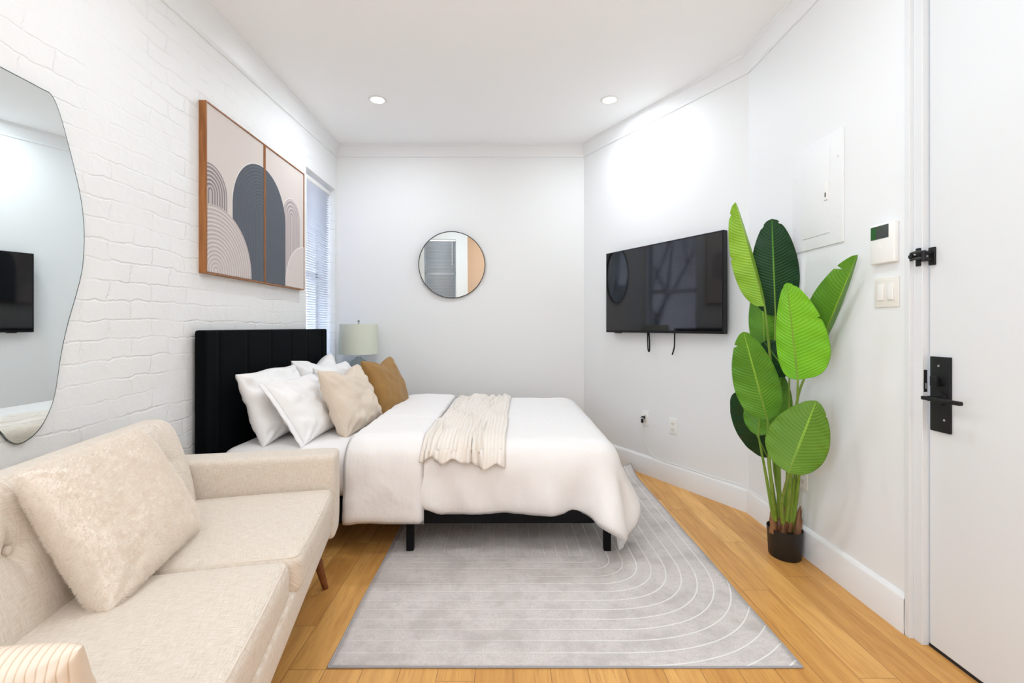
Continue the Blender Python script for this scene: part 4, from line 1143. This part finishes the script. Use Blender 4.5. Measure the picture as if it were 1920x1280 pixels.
# ------------------------------------------------------------------ potted plant
def at(x, y, D): return V(((x-PX)/F*D, D, H+(PY-y)/F*D))
PC = V((1.374, 2.32, 0))
plant = thing('potted_plant', PC, 'tall artificial banana-leaf plant in a small black pot by the right wall', 'potted plant')
MB().add(*lathe(PC, [(0.0005, 0.0), (0.068, 0.0), (0.071, 0.004), (0.078, 0.132), (0.079, 0.138), (0.076, 0.138), (0.073, 0.120), (0.0005, 0.120)], 56, 0.97, 1.12)).build('pot', M_pot, plant, angle=40)
MB().add(*lathe(PC, [(0.0005, 0.122), (0.072, 0.121)], 32)).build('soil', M_soil, plant)
def leaf(base, tip, wL, wR, mat, aL=0.0, aR=0.0, bow=0.0, stem=None, fullness=0.75, tipsharp=0.62, notches=(), wav=0.004, label=None, roll=0.0):
    base = V(base); tip = V(tip); ax = (tip-base); L = ax.length; ax.normalize()
    mid = (base+tip)/2; view = (mid-V((0, 0, H))).normalized()
    s = view.cross(ax).normalized()            # to the right seen from the camera when the tip is up
    nn = s.cross(ax).normalized()              # towards ... away from the camera
    if nn.dot(view) < 0: nn = -nn
    if roll:
        R_ = Matrix.Rotation(roll, 3, ax); s = R_ @ s; nn = R_ @ nn
    nu, nv = 18, 64; vs = []; uvs = []
    for j in range(nv+1):
        v = j/nv
        g = (math.sin(PI*v**fullness))**tipsharp if 0 < v < 1 else 0.0
        m = base+ax*(L*v)+nn*(bow*math.sin(PI*v*0.9)*L)-nn*0
        for i in range(-nu, nu+1):
            u = i/nu; w_ = wL if u < 0 else wR; a = aL if u < 0 else aR
            gg = g
            for (sd, nvp, nd) in notches:
                if (u < 0) == (sd < 0): gg *= 1-nd*math.exp(-((v-nvp)/0.008)**2)
            d = s*math.cos(a)*(1 if u > 0 else -1)+nn*math.sin(a)
            au = abs(u)
            p = m+d*(au*w_*gg)+nn*(0.10*w_*gg*au*au)
            p += nn*wav*math.sin(v*31+u*3+wL*90)*au**2*min(1, g*2)
            p += ax*(-0.03*L*au**2*v*(1-v)*2)
            vs.append(p); uvs.append((u, v*L))
    W_ = 2*nu+1
    fs = [(j*W_+i, j*W_+i+1, (j+1)*W_+i+1, (j+1)*W_+i) for j in range(nv) for i in range(2*nu)]
    o = make('leaf', vs, fs, mat, plant, uvs=uvs, angle=180)
    md = o.modifiers.new('t', 'SOLIDIFY'); md.thickness = 0.0012; md.offset = 0
    rib = [base+ax*(L*v)+nn*(bow*math.sin(PI*v*0.9)*L+0.001) for v in [k/20*0.93 for k in range(21)]]
    MB().tube(rib, [0.0036*(1-0.8*k/20) for k in range(21)], 8).build('midrib', M_stem, o)
    if stem is not None:
        pts = smoothpath([stem[0]]+list(stem[1:])+[base], 6); n = len(pts)
        MB().tube(pts, [0.0095*(1-0.6*k/(n-1)) for k in range(n)], 10).build('stem', M_stem, plant)
    return o
q = 1/F
def wpx(px, D): return px/F*D
# rear leaves first
leaf(at(1454, 592, 2.38), at(1447, 410, 2.34), wpx(39, 2.36), wpx(42, 2.36), M_lf_dark, -0.1, 0.15, 0.0, (at(1466, 975, 2.33), at(1452, 800, 2.36), at(1452, 680, 2.38)), 0.8, 0.50, ((-1, 0.93, 0.3), (1, 0.95, 0.35)))
leaf(at(1434, 574, 2.28), at(1379, 379, 2.22), wpx(37, 2.2), wpx(40, 2.2), M_lf_light, 0.15, 1.45, 0.03, (at(1462, 980, 2.33), at(1455, 800, 2.32), at(1443, 660, 2.30)), 0.72, 0.55, ((-1, 0.90, 0.35), (-1, 0.52, 0.12)))
leaf(at(1434, 662, 2.42), at(1428, 535, 2.40), wpx(26, 2.4), wpx(40, 2.4), M_lf_mid, 0.3, 0.2, 0.0, (at(1456, 980, 2.36), at(1440, 850, 2.42), at(1438, 760, 2.43)), 0.9, 0.42)
leaf(at(1480, 703, 2.32), at(1432, 640, 2.37), wpx(32, 2.3), wpx(30, 2.3), M_lf_dark, 0.1, 0.1, 0.0, (at(1472, 980, 2.33), at(1478, 850, 2.33)), 0.9, 0.5)
leaf(at(1530, 668, 2.16), at(1608, 477, 1.89), wpx(46, 2.0), wpx(20, 2.0), M_lf_mid, 0.15, 1.2, -0.02, (at(1476, 980, 2.30), at(1487, 850, 2.26), at(1497, 740, 2.18)), 0.85, 0.62, ((-1, 0.86, 0.45),))
leaf(at(1445, 805, 2.36), at(1466, 700, 2.40), wpx(16, 2.3), wpx(30, 2.3), M_lf_mid, 0.3, 0.3, 0.0, (at(1468, 975, 2.34), at(1452, 880, 2.36)), 0.8, 0.7)
leaf(at(1440, 858, 2.36), at(1379, 735, 2.28), wpx(32, 2.3), wpx(40, 2.3), M_lf_dark, 0.3, 0.1, 0.0, (at(1456, 985, 2.33), at(1450, 920, 2.34)), 0.85, 0.55)
leaf(at(1422, 816, 2.25), at(1428, 735, 2.25), wpx(28, 2.25), wpx(32, 2.25), M_lf_mid, 0.1, 0.1, 0.0, (at(1451, 975, 2.30), at(1436, 890, 2.27)), 0.9, 0.6)
leaf(at(1439, 787, 2.14), at(1394, 622, 2.10), wpx(42, 2.12), wpx(38, 2.12), M_lf_mid, 0.15, 0.15, 0.02, (at(1454, 975, 2.27), at(1444, 880, 2.18)), 0.72, 0.55, ((-1, 0.86, 0.3), (1, 0.93, 0.25)))
leaf(at(1496, 712, 2.00), at(1475, 530, 1.99), wpx(30, 2.0), wpx(58, 2.0), M_lf_bright, 0.25, 0.15, 0.03, (at(1474, 975, 2.26), at(1484, 880, 2.16), at(1493, 790, 2.07)), 0.62, 0.55, ((1, 0.62, 0.2), (-1, 0.96, 0.3), (1, 0.965, 0.3)), roll=0.0)
leaf(at(1479, 886, 1.95), at(1531, 751, 1.95), wpx(58, 1.95), wpx(46, 1.95), M_lf_olive, 0.1, 0.15, 0.03, (at(1468, 980, 2.25), at(1466, 940, 2.16)), 0.78, 0.60, ((-1, 0.90, 0.12), (1, 0.86, 0.10)))
# thick stalks and brown husks at the pot
for (x, y, x2, y2, D2, r) in ((1478, 990, 1492, 885, 2.26, 0.014), (1470, 990, 1478, 880, 2.30, 0.013), (1459, 992, 1462, 870, 2.30, 0.011), (1484, 992, 1500, 880, 2.24, 0.012), (1455, 990, 1430, 860, 2.28, 0.008)):
    a = V(((x-PX)/F*2.32, 2.32, 0.12)); b = at(x2, y2, D2); MB().tube([a, a.lerp(b, 0.5), b], [r, r*0.9, r*0.45], 12).build('stem', M_stem, plant)
rn = random.Random(5)
for (x, y2, dx) in ((1451, 952, -3), (1470, 950, 2), (1481, 958, 4), (1492, 948, 7), (1462, 970, -2)):
    vs = []; base = V(((x-PX)/F*2.30, 2.30+rn.uniform(-.02, .02), 0.118)); top = at(x+dx, y2, 2.30)
    pts = [base.lerp(top, k/6)+V((rn.uniform(-.003, .003), rn.uniform(-.003, .003), 0)) for k in range(7)]
    MB().tube(pts, [0.019, 0.018, 0.0165, 0.015, 0.012, 0.009, 0.002], 9).build('husk', M_husk, plant)

# ------------------------------------------------------------------ colour management
scn.view_settings.view_transform = 'Standard'; scn.view_settings.look = 'None'
scn.view_settings.gamma = 1.0; scn.view_settings.use_curve_mapping = False
scn.view_settings.exposure = 0.29
scn.cycles.max_bounces = 16; scn.cycles.diffuse_bounces = 12; scn.cycles.glossy_bounces = 6; scn.cycles.transparent_max_bounces = 16; scn.cycles.sample_clamp_indirect = 8
